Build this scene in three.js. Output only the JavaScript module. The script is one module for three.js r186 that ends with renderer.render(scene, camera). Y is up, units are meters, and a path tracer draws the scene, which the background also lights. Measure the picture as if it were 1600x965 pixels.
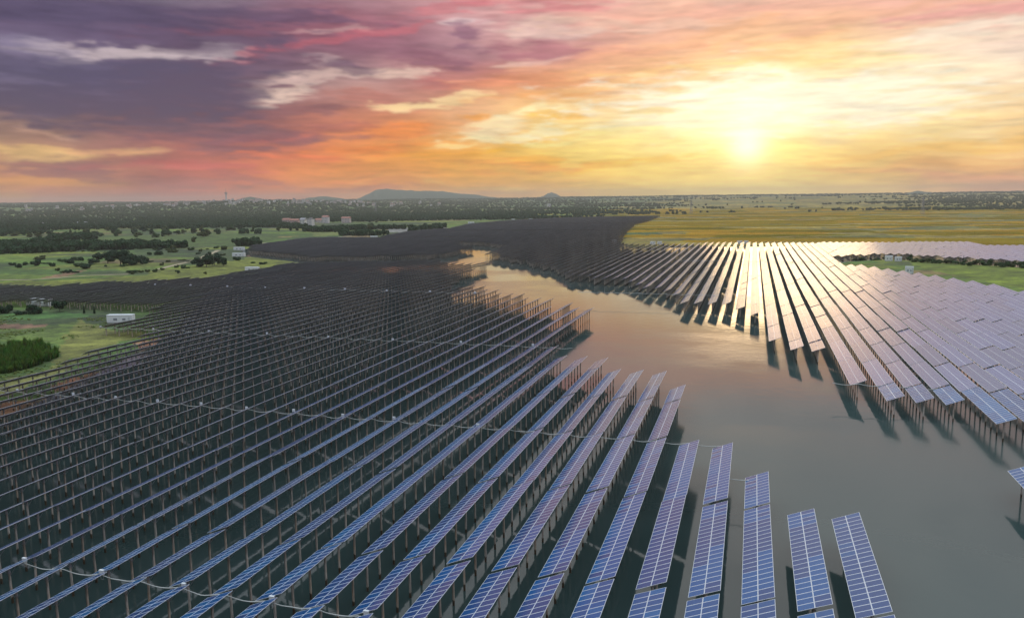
import * as THREE from 'three';
import { mergeGeometries } from 'three/addons/utils/BufferGeometryUtils.js';

// ───────────────────────── camera ─────────────────────────
const scene = new THREE.Scene();
const FPX = 1230.83, YAW = 0.29737, PITCH = 0.13611, ROLL = -0.01143, EYE = 51;
const fw = new THREE.Vector3(-Math.sin(YAW) * Math.cos(PITCH), -Math.sin(PITCH), -Math.cos(YAW) * Math.cos(PITCH));
const r0 = new THREE.Vector3(Math.cos(YAW), 0, -Math.sin(YAW)), u0 = new THREE.Vector3().crossVectors(r0, fw);
const rt = r0.clone().multiplyScalar(Math.cos(ROLL)).addScaledVector(u0, Math.sin(ROLL));
const up = u0.clone().multiplyScalar(Math.cos(ROLL)).addScaledVector(r0, -Math.sin(ROLL));
const camera = new THREE.PerspectiveCamera(2 * Math.atan(482.5 / FPX) * 180 / Math.PI, 1600 / 965, 0.5, 60000);
camera.position.set(0, EYE, 0);
camera.quaternion.setFromRotationMatrix(new THREE.Matrix4().makeBasis(rt, up, fw.clone().negate()));
scene.add(camera);
// a photo pixel gives a direction; the ground or panel level it touches gives the distance
function dirOf(px, py) { return fw.clone().addScaledVector(rt, (px - 800) / FPX).addScaledVector(up, (482.5 - py) / FPX).normalize(); }
function onLevel(px, py, y = 1) { const v = dirOf(px, py); const t = (y - EYE) / v.y; return [v.x * t, v.z * t]; }
function project(x, y, z) { const v = new THREE.Vector3(x, y - EYE, z), w = v.dot(fw); return [800 + FPX * v.dot(rt) / w, 482.5 - FPX * v.dot(up) / w, w]; }
const DEG = Math.PI / 180;
function azel(px, py) { const v = dirOf(px, py); return [Math.atan2(v.x, -v.z) / DEG, Math.asin(v.y) / DEG]; }

// ───────────────────────── noise ─────────────────────────
let seed = 12345;
function rnd() { seed = (seed + 0x6D2B79F5) | 0; let t = Math.imul(seed ^ (seed >>> 15), 1 | seed); t = (t + Math.imul(t ^ (t >>> 7), 61 | t)) ^ t; return ((t ^ (t >>> 14)) >>> 0) / 4294967296; }
const rr = (a, b) => a + (b - a) * rnd();
function hash(ix, iy) { let h = Math.imul(ix, 374761393) + Math.imul(iy, 668265263) | 0; h = Math.imul(h ^ (h >>> 13), 1274126177); return ((h ^ (h >>> 16)) >>> 0) / 4294967296; }
function vnoise(x, y) {
  const ix = Math.floor(x), iy = Math.floor(y), fx = x - ix, fy = y - iy, s = fx * fx * (3 - 2 * fx), t = fy * fy * (3 - 2 * fy);
  const a = hash(ix, iy), b = hash(ix + 1, iy), c = hash(ix, iy + 1), d = hash(ix + 1, iy + 1);
  return a + (b - a) * s + (c - a) * t + (a - b - c + d) * s * t;
}
function fbm(x, y, o = 4) { let s = 0, a = 0.5, n = 0; for (let i = 0; i < o; i++) { s += a * vnoise(x, y); n += a; x = x * 2.03 + 17.3; y = y * 2.03 + 9.1; a *= 0.5; } return s / n; }
const sst = (a, b, x) => { const t = Math.min(1, Math.max(0, (x - a) / (b - a))); return t * t * (3 - 2 * t); };
const lin = (c) => { c /= 255; return c <= 0.04045 ? c / 12.92 : ((c + 0.055) / 1.055) ** 2.4; };

// ───────────────────────── sky ─────────────────────────
const SUN = azel(1168, 230);
{
  // colours of the sunset air and cloud banks: photo pixel of the direction, sRGB
  const C = [
    [0, 0, 80, 70, 102], [200, 8, 88, 76, 108], [400, 12, 104, 82, 112], [560, 8, 146, 98, 118], [690, 12, 200, 118, 124], [830, 8, 222, 140, 140], [960, 12, 232, 165, 150], [1100, 20, 240, 180, 155], [1250, 12, 240, 178, 158], [1400, 8, 238, 172, 160], [1530, 15, 242, 185, 168], [1600, 10, 240, 170, 160],
    [0, 50, 106, 86, 118], [150, 42, 104, 84, 112], [300, 45, 108, 84, 108], [420, 50, 148, 92, 108], [520, 38, 178, 98, 110], [640, 45, 152, 98, 116], [740, 38, 216, 188, 192], [880, 45, 232, 185, 172], [1000, 55, 236, 186, 160], [1150, 60, 245, 194, 152], [1300, 55, 249, 202, 152], [1430, 62, 253, 220, 175], [1600, 50, 255, 238, 218],
    [0, 85, 142, 132, 158], [90, 95, 112, 100, 130], [330, 95, 102, 84, 108], [450, 85, 104, 84, 110], [560, 75, 120, 90, 116], [680, 75, 142, 94, 116], [780, 75, 152, 96, 120], [900, 82, 205, 140, 132], [1000, 100, 238, 172, 132], [1150, 95, 250, 205, 138], [1300, 100, 255, 225, 150], [1500, 100, 255, 240, 208],
    [0, 130, 86, 78, 106], [150, 130, 88, 76, 102], [300, 130, 96, 80, 104], [400, 150, 128, 96, 108], [560, 130, 206, 168, 160], [660, 130, 190, 122, 116], [780, 130, 222, 140, 108], [900, 140, 240, 165, 100], [1000, 135, 250, 205, 140], [1180, 140, 255, 250, 205], [1330, 145, 255, 246, 205], [1600, 140, 253, 222, 178],
    [0, 180, 92, 78, 98], [150, 180, 94, 78, 98], [300, 185, 106, 82, 98], [420, 190, 128, 88, 96], [540, 185, 178, 108, 104], [640, 185, 205, 130, 100], [760, 190, 252, 214, 158], [900, 180, 252, 214, 140], [1000, 185, 255, 244, 196], [1450, 185, 255, 240, 180], [1600, 190, 253, 214, 150],
    [0, 238, 226, 182, 122], [110, 240, 214, 164, 120], [60, 212, 150, 108, 108], [230, 226, 168, 104, 100], [330, 225, 140, 88, 96], [440, 228, 214, 116, 92], [560, 222, 238, 142, 72], [660, 225, 246, 164, 60], [760, 235, 248, 180, 52], [860, 225, 253, 208, 90], [960, 235, 255, 232, 130], [1450, 235, 253, 208, 116], [1600, 232, 253, 204, 128],
    [60, 290, 220, 152, 92], [0, 272, 190, 122, 96], [140, 268, 158, 96, 94], [230, 280, 190, 104, 92], [330, 276, 214, 112, 90], [420, 258, 238, 132, 78], [520, 262, 242, 148, 66], [640, 262, 247, 168, 60], [760, 280, 244, 176, 70], [860, 285, 246, 188, 84], [960, 275, 254, 212, 92], [1060, 285, 254, 224, 112], [1300, 285, 254, 220, 118], [1420, 275, 252, 204, 112], [1540, 288, 243, 178, 122], [1600, 285, 238, 166, 122],
    [0, 308, 196, 110, 90], [200, 306, 202, 110, 88], [400, 304, 222, 132, 86], [600, 300, 232, 152, 84], [800, 300, 238, 168, 96], [1000, 300, 250, 208, 108], [1200, 300, 254, 226, 122], [1400, 298, 250, 204, 118], [1600, 298, 240, 172, 126],
  ].map(([x, y, r, g, b]) => { const [a, e] = azel(x, y); return [a, e, lin(r), lin(g), lin(b)]; });
  // air beyond the frame, darkened low and brightened above to light the land: cooler and bluer overhead, dusky violet away from the sun
  const around = (az, el, r, g, b) => C.push([az, el, lin(r), lin(g), lin(b)]);
  for (const [az, k] of [[-70, 0.55], [-100, 0.3], [-140, 0.12], [180, 0], [140, 0.12], [100, 0.3], [70, 0.6], [40, 0.9]]) {
    const m = (a, b) => a + (b - a) * k;
    around(az, 2, m(126, 200), m(106, 130), m(116, 112)); around(az, 7, m(98, 150), m(88, 104), m(104, 106)); around(az, 12, m(88, 132), m(80, 104), m(102, 118)); around(az, 17, m(90, 134), m(84, 112), m(108, 124)); around(az, 20, m(96, 136), m(90, 118), m(116, 132));
  }
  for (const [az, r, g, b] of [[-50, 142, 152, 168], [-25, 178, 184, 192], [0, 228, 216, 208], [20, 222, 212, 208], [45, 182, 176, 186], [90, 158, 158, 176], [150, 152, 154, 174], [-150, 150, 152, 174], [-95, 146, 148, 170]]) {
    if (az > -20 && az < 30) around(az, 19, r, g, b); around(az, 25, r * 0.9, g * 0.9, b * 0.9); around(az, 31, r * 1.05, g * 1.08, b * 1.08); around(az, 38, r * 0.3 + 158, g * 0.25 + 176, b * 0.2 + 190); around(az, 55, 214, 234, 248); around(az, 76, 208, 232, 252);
  }
  const W = 4096, H = 2048, data = new Float32Array(W * H * 4);
  // base on a coarse grid
  const GX = 720, GY = 200, base = new Float32Array((GX + 1) * (GY + 1) * 3), e0 = -3, e1 = 92;
  for (let j = 0; j <= GY; j++) {
    const t = j / GY, el = e0 + (e1 - e0) * t * t * 0.9 + (e1 - e0) * t * 0.1;
    for (let i = 0; i <= GX; i++) {
      const az = -180 + 360 * i / GX, beyond = 1e-6 + sst(-1, 7, Math.max(-49 - az, az - 16, (el - 11.5) * 1.6)); let w = 0, r = 0, g = 0, b = 0;
      for (const c of C) {
        let da = az - c[0]; if (da > 180) da -= 360; if (da < -180) da += 360;
        const de = el - c[1], wide = c[1] > 15.5 || Math.abs(c[0] + 16) > 36;
        da *= wide ? Math.cos(Math.min(80, c[1]) * DEG) : 1;
        const s = wide ? 6 + Math.max(0, c[1]) * 0.22 : 2.5, q = (da * da / (s * s * (wide ? 4 : 1.35)) + de * de / (s * s * (wide ? 0.22 : 0.22)));
        const k = (Math.exp(-0.5 * Math.min(q, 60)) + 1e-9 / (1 + q * q)) * (wide ? beyond : 1); w += k; r += k * c[2]; g += k * c[3]; b += k * c[4];
      }
      const o = (j * (GX + 1) + i) * 3; base[o] = r / w; base[o + 1] = g / w; base[o + 2] = b / w;
    }
  }
  const out = [0, 0, 0];
  function sample(az, el) {
    const tt = Math.max(0, Math.min(1, (el - e0) / (e1 - e0))), t = (-0.1 + Math.sqrt(0.01 + 3.6 * tt)) / 1.8;
    let x = (((az + 180) / 360) % 1 + 1) % 1 * GX, y = Math.min(GY - 1e-4, t * GY); const i = Math.min(GX - 1, Math.floor(x)), j = Math.floor(y); x -= i; y -= j;
    const o = (j * (GX + 1) + i) * 3, p = o + (GX + 1) * 3;
    for (let c = 0; c < 3; c++) out[c] = (base[o + c] * (1 - x) + base[o + 3 + c] * x) * (1 - y) + (base[p + c] * (1 - x) + base[p + 3 + c] * x) * y;
    return out;
  }
  // single cloud banks and rifts: px centre, half width, half height, slope (px down per px), colour, strength
  const S = [
    [185, 80, 130, 11, -0.04, 205, 186, 190, 0.9], [300, 72, 60, 5, -0.02, 185, 165, 172, 0.5], [30, 72, 60, 14, 0.1, 150, 140, 165, 0.5],
    [445, 148, 48, 15, -0.08, 232, 200, 184, 0.95], [480, 122, 90, 9, -0.12, 226, 192, 182, 0.8], [590, 112, 70, 8, -0.05, 232, 196, 180, 0.8], [505, 92, 26, 8, -0.2, 222, 190, 188, 0.7], [520, 45, 70, 5, -0.05, 216, 170, 170, 0.55], [735, 34, 40, 11, 0, 222, 196, 198, 0.8],
    [520, 100, 40, 14, 0.2, 112, 86, 108, 0.75], [750, 50, 30, 18, 0.3, 138, 96, 120, 0.8], [690, 85, 70, 14, 0, 140, 92, 112, 0.7], [360, 62, 110, 18, -0.05, 98, 82, 108, 0.6], [460, 60, 40, 12, 0, 106, 84, 110, 0.7],
    [580, 52, 190, 8, -0.2, 200, 100, 112, 0.5], [330, 48, 120, 6, -0.03, 150, 88, 106, 0.45], [760, 12, 160, 8, -0.06, 214, 116, 126, 0.5], [880, 18, 80, 7, -0.05, 216, 126, 134, 0.6],
    [690, 123, 45, 10, 0, 186, 112, 112, 0.7], [590, 152, 60, 12, 0, 196, 124, 112, 0.65], [770, 128, 90, 9, 0.02, 214, 132, 110, 0.6], [860, 128, 110, 14, -0.02, 232, 152, 112, 0.6],
    [640, 168, 50, 8, -0.1, 252, 214, 160, 0.85], [700, 160, 70, 7, -0.1, 255, 220, 160, 0.8], [760, 195, 80, 13, -0.1, 255, 230, 178, 0.9], [730, 150, 60, 5, -0.1, 250, 214, 160, 0.7], [870, 172, 90, 8, -0.08, 255, 236, 180, 0.85], [700, 228, 40, 4, -0.1, 255, 222, 150, 0.7], [840, 205, 120, 7, -0.06, 255, 238, 180, 0.8],
    [610, 205, 70, 9, -0.05, 242, 140, 66, 0.7], [730, 176, 26, 5, -0.1, 246, 162, 60, 0.7], [800, 236, 60, 7, -0.15, 250, 186, 40, 0.7], [560, 240, 90, 10, -0.03, 244, 136, 58, 0.65], [690, 245, 70, 8, 0, 248, 172, 56, 0.6],
    [880, 184, 60, 5, -0.05, 248, 196, 88, 0.65], [925, 182, 36, 7, -0.1, 250, 190, 84, 0.7], [1050, 178, 30, 5, -0.1, 252, 214, 110, 0.6], [1310, 186, 40, 8, -0.2, 254, 226, 130, 0.6], [840, 216, 50, 6, -0.12, 252, 186, 52, 0.7], [850, 255, 40, 7, -0.1, 250, 176, 48, 0.6], [960, 258, 110, 6, -0.12, 254, 196, 60, 0.55],
    [100, 204, 50, 6, 0.1, 206, 160, 134, 0.7], [60, 238, 110, 12, 0.05, 232, 188, 122, 0.8], [180, 236, 60, 6, 0.06, 226, 170, 120, 0.7], [60, 292, 80, 8, 0, 226, 156, 84, 0.75], [20, 300, 60, 5, 0, 222, 150, 84, 0.6],
    [130, 258, 80, 10, -0.06, 140, 92, 96, 0.75], [90, 276, 60, 8, 0, 150, 96, 96, 0.7], [210, 262, 90, 6, 0.02, 196, 104, 100, 0.6], [250, 290, 120, 8, 0.03, 168, 104, 98, 0.6], [320, 268, 100, 5, 0.04, 214, 108, 96, 0.6], [380, 282, 120, 5, 0.05, 190, 108, 100, 0.55], [310, 232, 70, 14, 0.1, 128, 86, 94, 0.7], [420, 213, 90, 8, -0.06, 188, 100, 100, 0.5], [470, 218, 90, 6, -0.05, 150, 96, 98, 0.55], [440, 250, 90, 6, 0.05, 244, 128, 82, 0.6], [480, 290, 110, 5, 0.05, 196, 118, 98, 0.55], [560, 282, 90, 5, 0.05, 238, 138, 76, 0.5],
    [150, 115, 210, 22, 0.03, 82, 74, 102, 0.7], [120, 165, 240, 26, 0, 88, 76, 100, 0.7], [330, 150, 110, 26, 0.05, 98, 80, 102, 0.6], [300, 200, 160, 16, 0.02, 110, 84, 98, 0.55], [480, 176, 80, 9, -0.05, 136, 92, 100, 0.55], [540, 200, 60, 8, 0, 176, 104, 100, 0.55], [150, 20, 240, 14, 0.02, 84, 74, 104, 0.6], [380, 18, 160, 9, 0.02, 92, 78, 108, 0.6],
    [850, 45, 70, 10, 0.05, 232, 200, 190, 0.7], [850, 72, 60, 14, 0.05, 168, 104, 122, 0.7], [930, 62, 60, 7, 0.05, 212, 160, 148, 0.5], [830, 92, 50, 8, -0.1, 236, 196, 180, 0.6], [960, 78, 90, 6, -0.08, 226, 158, 136, 0.5], [1080, 22, 160, 9, -0.03, 238, 176, 158, 0.5], [1180, 74, 160, 8, -0.05, 244, 188, 138, 0.5], [1340, 36, 240, 8, -0.14, 240, 182, 152, 0.6], [1540, 10, 120, 8, -0.1, 236, 164, 160, 0.6], [1540, 42, 120, 12, -0.16, 255, 238, 215, 0.7], [1470, 80, 190, 12, -0.12, 255, 236, 205, 0.5],
    [1190, 150, 260, 40, -0.02, 255, 250, 222, 0.85], [1330, 160, 200, 30, -0.03, 255, 247, 220, 0.6], [1060, 190, 160, 16, -0.06, 255, 248, 206, 0.8], [1030, 172, 60, 6, -0.1, 253, 222, 140, 0.7], [880, 100, 150, 7, -0.1, 238, 172, 138, 0.6], [1000, 40, 140, 8, 0.04, 236, 196, 176, 0.6], [900, 150, 130, 6, -0.05, 244, 170, 100, 0.6], [1100, 52, 120, 8, -0.1, 242, 182, 140, 0.6], [1250, 84, 120, 6, -0.06, 247, 196, 140, 0.55], [940, 215, 130, 6, -0.06, 255, 236, 150, 0.7], [820, 262, 120, 5, 0.02, 244, 162, 70, 0.6], [780, 290, 110, 4, 0.02, 250, 206, 110, 0.6], [650, 285, 90, 4, 0.05, 246, 178, 84, 0.5],
    [1180, 104, 220, 6, -0.01, 252, 208, 130, 0.55], [1330, 104, 130, 8, 0, 253, 218, 138, 0.5], [1420, 238, 160, 7, -0.1, 252, 196, 96, 0.55], [1560, 244, 110, 8, -0.08, 250, 190, 112, 0.5], [1480, 262, 140, 7, -0.02, 246, 180, 104, 0.5], [1580, 276, 120, 8, 0.03, 238, 162, 118, 0.55], [1560, 200, 110, 6, -0.1, 254, 228, 176, 0.45],
  ].map(([x, y, w, h, sl, r, g, b, k]) => { const [a, e] = azel(x, y); return { a, e, w: w * 0.0465, h: h * 0.0465, sl: -sl, r: lin(r), g: lin(g), b: lin(b), k }; });
  const sunV = dirOf(1168, 230);
  for (let row = 0; row < H; row++) {
    const el = ((row + 0.5) / H - 0.5) * 180;
    for (let col = 0; col < W; col++) {
      const o = (row * W + col) * 4, phi = ((col + 0.5) / W - 0.5) * 2 * Math.PI, ce = Math.cos(el * DEG), x = Math.cos(phi) * ce, z = Math.sin(phi) * ce, y = Math.sin(el * DEG);
      const az = Math.atan2(x, -z) / DEG; data[o + 3] = 1;
      if (el < -3) { const c = sample(az, 0); data[o] = c[0] * 0.6; data[o + 1] = c[1] * 0.6; data[o + 2] = c[2] * 0.6; continue; }
      const inFrame = el < 17 && az > -58 && az < 24;
      const wrapAz = az * ce; // keeps cloud size even towards the zenith
      const n1 = fbm(wrapAz * 0.16 + 40, el * 0.55 + (z > 0 ? 50 : 0), inFrame ? 5 : 4) - 0.5, n2 = fbm(wrapAz * 0.2 + 90, el * 0.7 + 31, inFrame ? 5 : 4) - 0.5;
      const wa = az + n1 * 5.5, we = el + n2 * 1.7;
      const c = sample(wa, we); let r = c[0], g = c[1], b = c[2];
      if (inFrame) {
        const fine = fbm(wrapAz * 0.6 + we * 0.3, el * 4.2 + 7, 4) - 0.5;
        for (const s of S) {
          const da = wa - s.a; if (Math.abs(da) > s.w * 1.9) continue;
          const de = we - s.e - da * s.sl; if (Math.abs(de) > s.h * 2.3) continue;
          const q = Math.sqrt(da * da / (s.w * s.w) + de * de / (s.h * s.h)) + fine * 1.9 + n1 * 0.6, k = s.k * (1 - sst(0.45, 1.3, q));
          r += (s.r - r) * k; g += (s.g - g) * k; b += (s.b - b) * k;
        }
      }
      // streaks of thinner and thicker cloud, all round the sky, and upper sky brightened to light the land
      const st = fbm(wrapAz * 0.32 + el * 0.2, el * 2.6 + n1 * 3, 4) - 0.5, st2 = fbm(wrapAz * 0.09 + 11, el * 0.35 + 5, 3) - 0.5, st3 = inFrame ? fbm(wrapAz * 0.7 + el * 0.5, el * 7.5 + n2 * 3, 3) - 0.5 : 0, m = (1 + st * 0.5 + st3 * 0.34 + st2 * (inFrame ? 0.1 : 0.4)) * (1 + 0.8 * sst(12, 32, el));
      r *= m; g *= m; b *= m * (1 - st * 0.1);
      // the air round the sun
      const ds = Math.acos(Math.min(1, x * sunV.x + y * sunV.y + z * sunV.z)) / DEG, dax = (az - SUN[0]) * 0.72, ring = Math.sqrt(dax * dax + (el - SUN[1] - 0.9) * (el - SUN[1] - 0.9) * 1.3);
      const g1 = 0.6 * Math.exp(-ds * ds / 1.5), g2 = 0.26 * Math.exp(-ring * ring / 8), g3 = 0.2 * Math.exp(-ring * ring / 30), g4 = 0.1 * Math.exp(-ring * ring / 200);
      r += g1 + g2 + g3 + g4; g += g1 * 0.9 + g2 * 0.84 + g3 * 0.7 + g4 * 0.5; b += g1 * 0.85 + g2 * 0.55 + g3 * 0.36 + g4 * 0.2;
      data[o] = r; data[o + 1] = g; data[o + 2] = b;
    }
  }
  { const L = []; for (let row = Math.floor(H * 100 / 180); row < H * 110 / 180; row += 4) for (let c = 0; c < W; c += 16) L.push((data[(row * W + c) * 4] + data[(row * W + c) * 4 + 1] + data[(row * W + c) * 4 + 2]) / 3); L.sort((a, b) => a - b); console.log('median brightness 10-20 degrees', L[L.length >> 1].toFixed(3)); }
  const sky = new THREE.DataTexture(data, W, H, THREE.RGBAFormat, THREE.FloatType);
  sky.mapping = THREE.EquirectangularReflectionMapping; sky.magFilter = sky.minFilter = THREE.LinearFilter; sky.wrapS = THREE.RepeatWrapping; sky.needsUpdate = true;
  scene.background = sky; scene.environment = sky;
}
const sunDir = dirOf(1168, 230);
const sun = new THREE.DirectionalLight(new THREE.Color().setRGB(1, 0.64, 0.32), 0.13);
sun.position.copy(sunDir).multiplyScalar(2000); sun.target.position.set(0, 0, 0);
sun.castShadow = true; sun.shadow.radius = 20; sun.shadow.mapSize.set(4096, 4096);
Object.assign(sun.shadow.camera, { left: -900, right: 900, top: 900, bottom: -900, near: 10, far: 5000 });
scene.add(sun, sun.target);
const renderer = new THREE.WebGLRenderer({ antialias: true });
renderer.toneMapping = THREE.LinearToneMapping; renderer.toneMappingExposure = 1;
renderer.shadowMap.enabled = true;

// ───────────────────────── helpers ─────────────────────────
const used = new Map();
function numbered(n) { const k = used.get(n) || 0; used.set(n, k + 1); return k ? n + '_' + String(k).padStart(3, '0') : n; }
function tag(o, label, category, group, kind) { if (label) o.userData.label = label; if (category) o.userData.category = category; if (group) o.userData.group = group; if (kind) o.userData.kind = kind; return o; }
function thing(name, label, category, x, y, z, turn = 0, group) { const o = new THREE.Group(); o.name = numbered(name); o.position.set(x, y, z); o.rotation.y = turn; scene.add(o); return tag(o, label, category, group); }
function part(name, geo, mat, parent) { const m = new THREE.Mesh(geo, mat); m.name = name; parent.add(m); return m; }
function topMesh(name, geo, mat) { const m = new THREE.Mesh(geo, mat); m.name = numbered(name); scene.add(m); return m; }
function copyOf(o, label) { const c = o.clone(); c.name = numbered(o.name.replace(/_\d{3}$/, '')); if (label) c.userData.label = label; scene.add(c); return c; }
function box(w, h, d, x = 0, y = 0, z = 0) { return new THREE.BoxGeometry(w, h, d).translate(x, y, z); }
function bar(a, b, t, t2 = t) { // a square bar between two points
  const A = new THREE.Vector3(...a), B = new THREE.Vector3(...b), L = A.distanceTo(B), g = new THREE.BoxGeometry(t, L, t2).translate(0, L / 2, 0);
  g.applyQuaternion(new THREE.Quaternion().setFromUnitVectors(new THREE.Vector3(0, 1, 0), B.clone().sub(A).normalize())); return g.translate(...a);
}
function merge(list) { return mergeGeometries(list.map((g) => { let k = g.index ? g.toNonIndexed() : g; if (!k.attributes.uv) k.setAttribute('uv', new THREE.BufferAttribute(new Float32Array(k.attributes.position.count * 2), 2)); k.morphAttributes = {}; for (const n of Object.keys(k.attributes)) if (!['position', 'normal', 'uv', 'color'].includes(n)) k.deleteAttribute(n); return k; }), false); }
function rgb(r, g, b) { return new THREE.Color().setRGB(r, g, b); }
function std(r, g, b, rough = 0.8, extra = {}) { return new THREE.MeshStandardMaterial({ color: rgb(r, g, b), roughness: rough, metalness: 0, ...extra }); }
function noiseTex(size, f, srgb = false) {
  const d = new Uint8Array(size * size * 4);
  for (let j = 0; j < size; j++) for (let i = 0; i < size; i++) { const c = f(i / size, j / size), o = (j * size + i) * 4; const v = Array.isArray(c) ? c : [c, c, c]; for (let k = 0; k < 3; k++) d[o + k] = Math.max(0, Math.min(255, v[k] * 255)); d[o + 3] = 255; }
  const t = new THREE.DataTexture(d, size, size); t.wrapS = t.wrapT = THREE.RepeatWrapping; t.magFilter = THREE.LinearFilter; t.minFilter = THREE.LinearMipmapLinearFilter; t.generateMipmaps = true; if (srgb) t.colorSpace = THREE.SRGBColorSpace; t.needsUpdate = true; return t;
}
// noise that tiles over the unit square
function tile(u, v, f, o = 4) { let s = 0, a = 0.5, n = 0; for (let k = 0; k < o; k++) { const p = f * 2 ** k, x = u * p, y = v * p, ix = Math.floor(x), iy = Math.floor(y), fx = x - ix, fy = y - iy, q = fx * fx * (3 - 2 * fx), t = fy * fy * (3 - 2 * fy), w = (i, j) => hash((((ix + i) % p) + p) % p + k * 71, (((iy + j) % p) + p) % p + 13); s += a * ((w(0, 0) * (1 - q) + w(1, 0) * q) * (1 - t) + (w(0, 1) * (1 - q) + w(1, 1) * q) * t); n += a; a *= 0.55; } return s / n; }

// ───────────────────────── the lattice of rows: n counts rows away from the open water, v metres along a row ─────────────────────────
const LA = 12.266, ROW = 6.1687, TILT = 0.3801, PW = 4.0, LOW = 4.03, HALF = PW * Math.cos(TILT) / 2, MID = LOW + PW * Math.sin(TILT) / 2;
const wx = (n) => LA - ROW * n, nv = (pts) => pts.map(([n, v]) => [wx(n), -v]);
function inside(poly, x, z) { let c = false; for (let i = 0, j = poly.length - 1; i < poly.length; j = i++) { const [xi, zi] = poly[i], [xj, zj] = poly[j]; if ((zi > z) !== (zj > z) && x < (xj - xi) * (z - zi) / (zj - zi) + xi) c = !c; } return c; }
function edgeDist(poly, x, z) { let m = 1e18; for (let i = 0, j = poly.length - 1; i < poly.length; j = i++) { const [ax, az] = poly[j], [bx, bz] = poly[i], dx = bx - ax, dz = bz - az, t = Math.max(0, Math.min(1, ((x - ax) * dx + (z - az) * dz) / (dx * dx + dz * dz))), ex = ax + dx * t - x, ez = az + dz * t - z; m = Math.min(m, ex * ex + ez * ez); } return Math.sqrt(m); }
const LAKE = nv([[24, -400], [27.2, 89], [30.1, 141], [32.1, 176], [35.8, 233], [40, 282], [47, 345], [56, 440], [59, 540], [62, 598], [80, 668], [91, 757], [97, 948], [86, 985], [84, 1000], [90, 1190], [88, 1305], [97, 1564], [98, 1705], [96, 1868], [85, 2123], [66, 2255], [46, 2330], [40, 1765], [39, 1536], [31, 1102], [25, 890], [22, 838], [10, 870], [-8.8, 892], [-21, 911], [-31.5, 929], [-36, 880], [-40, 700], [-90, 500], [-90, -400]]);
const WEDGE = nv([[-7.6, 660], [-11, 686], [-16, 704], [-20, 680], [-27.7, 640], [-46, 575], [-46, 230], [-25, 355], [-18.9, 443], [-16.3, 498], [-13.4, 548], [-9.4, 595], [-7.6, 612]]);
function shore(x, z) { // metres above (land) or below (water) the shoreline, capped
  const dl = edgeDist(LAKE, x, z), dw = edgeDist(WEDGE, x, z); const il = inside(LAKE, x, z), iw = inside(WEDGE, x, z);
  const wob = (fbm(x * 0.03, z * 0.03, 3) - 0.5) * 8;
  if (iw) return Math.min(dw, 1e4) + wob * 0.3; return (il ? -Math.min(dl, dw) : dl) + wob * 0.5;
}
function landHeight(x, z, sd) {
  const r = Math.hypot(x, z); let h = Math.max(-2.2, Math.min(1.0, sd * 0.1));
  if (sd > 0) h += (fbm(x * 0.012, z * 0.012, 3) - 0.4) * Math.min(1.4, sd * 0.03);
  if (r > 1500) { h += 84 * sst(2300, 10500, r) + (fbm(x * 0.0012, z * 0.0012, 4) - 0.5) * 26 * sst(2300, 5200, r);
    const az = Math.atan2(x, -z) / DEG; h += 34 * Math.exp(-(((az + 34) / 7) ** 2)) * sst(3400, 5400, r) * (1 - sst(6200, 8200, r)); }
  return h;
}
const groundY = (x, z) => landHeight(x, z, shore(x, z));

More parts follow.
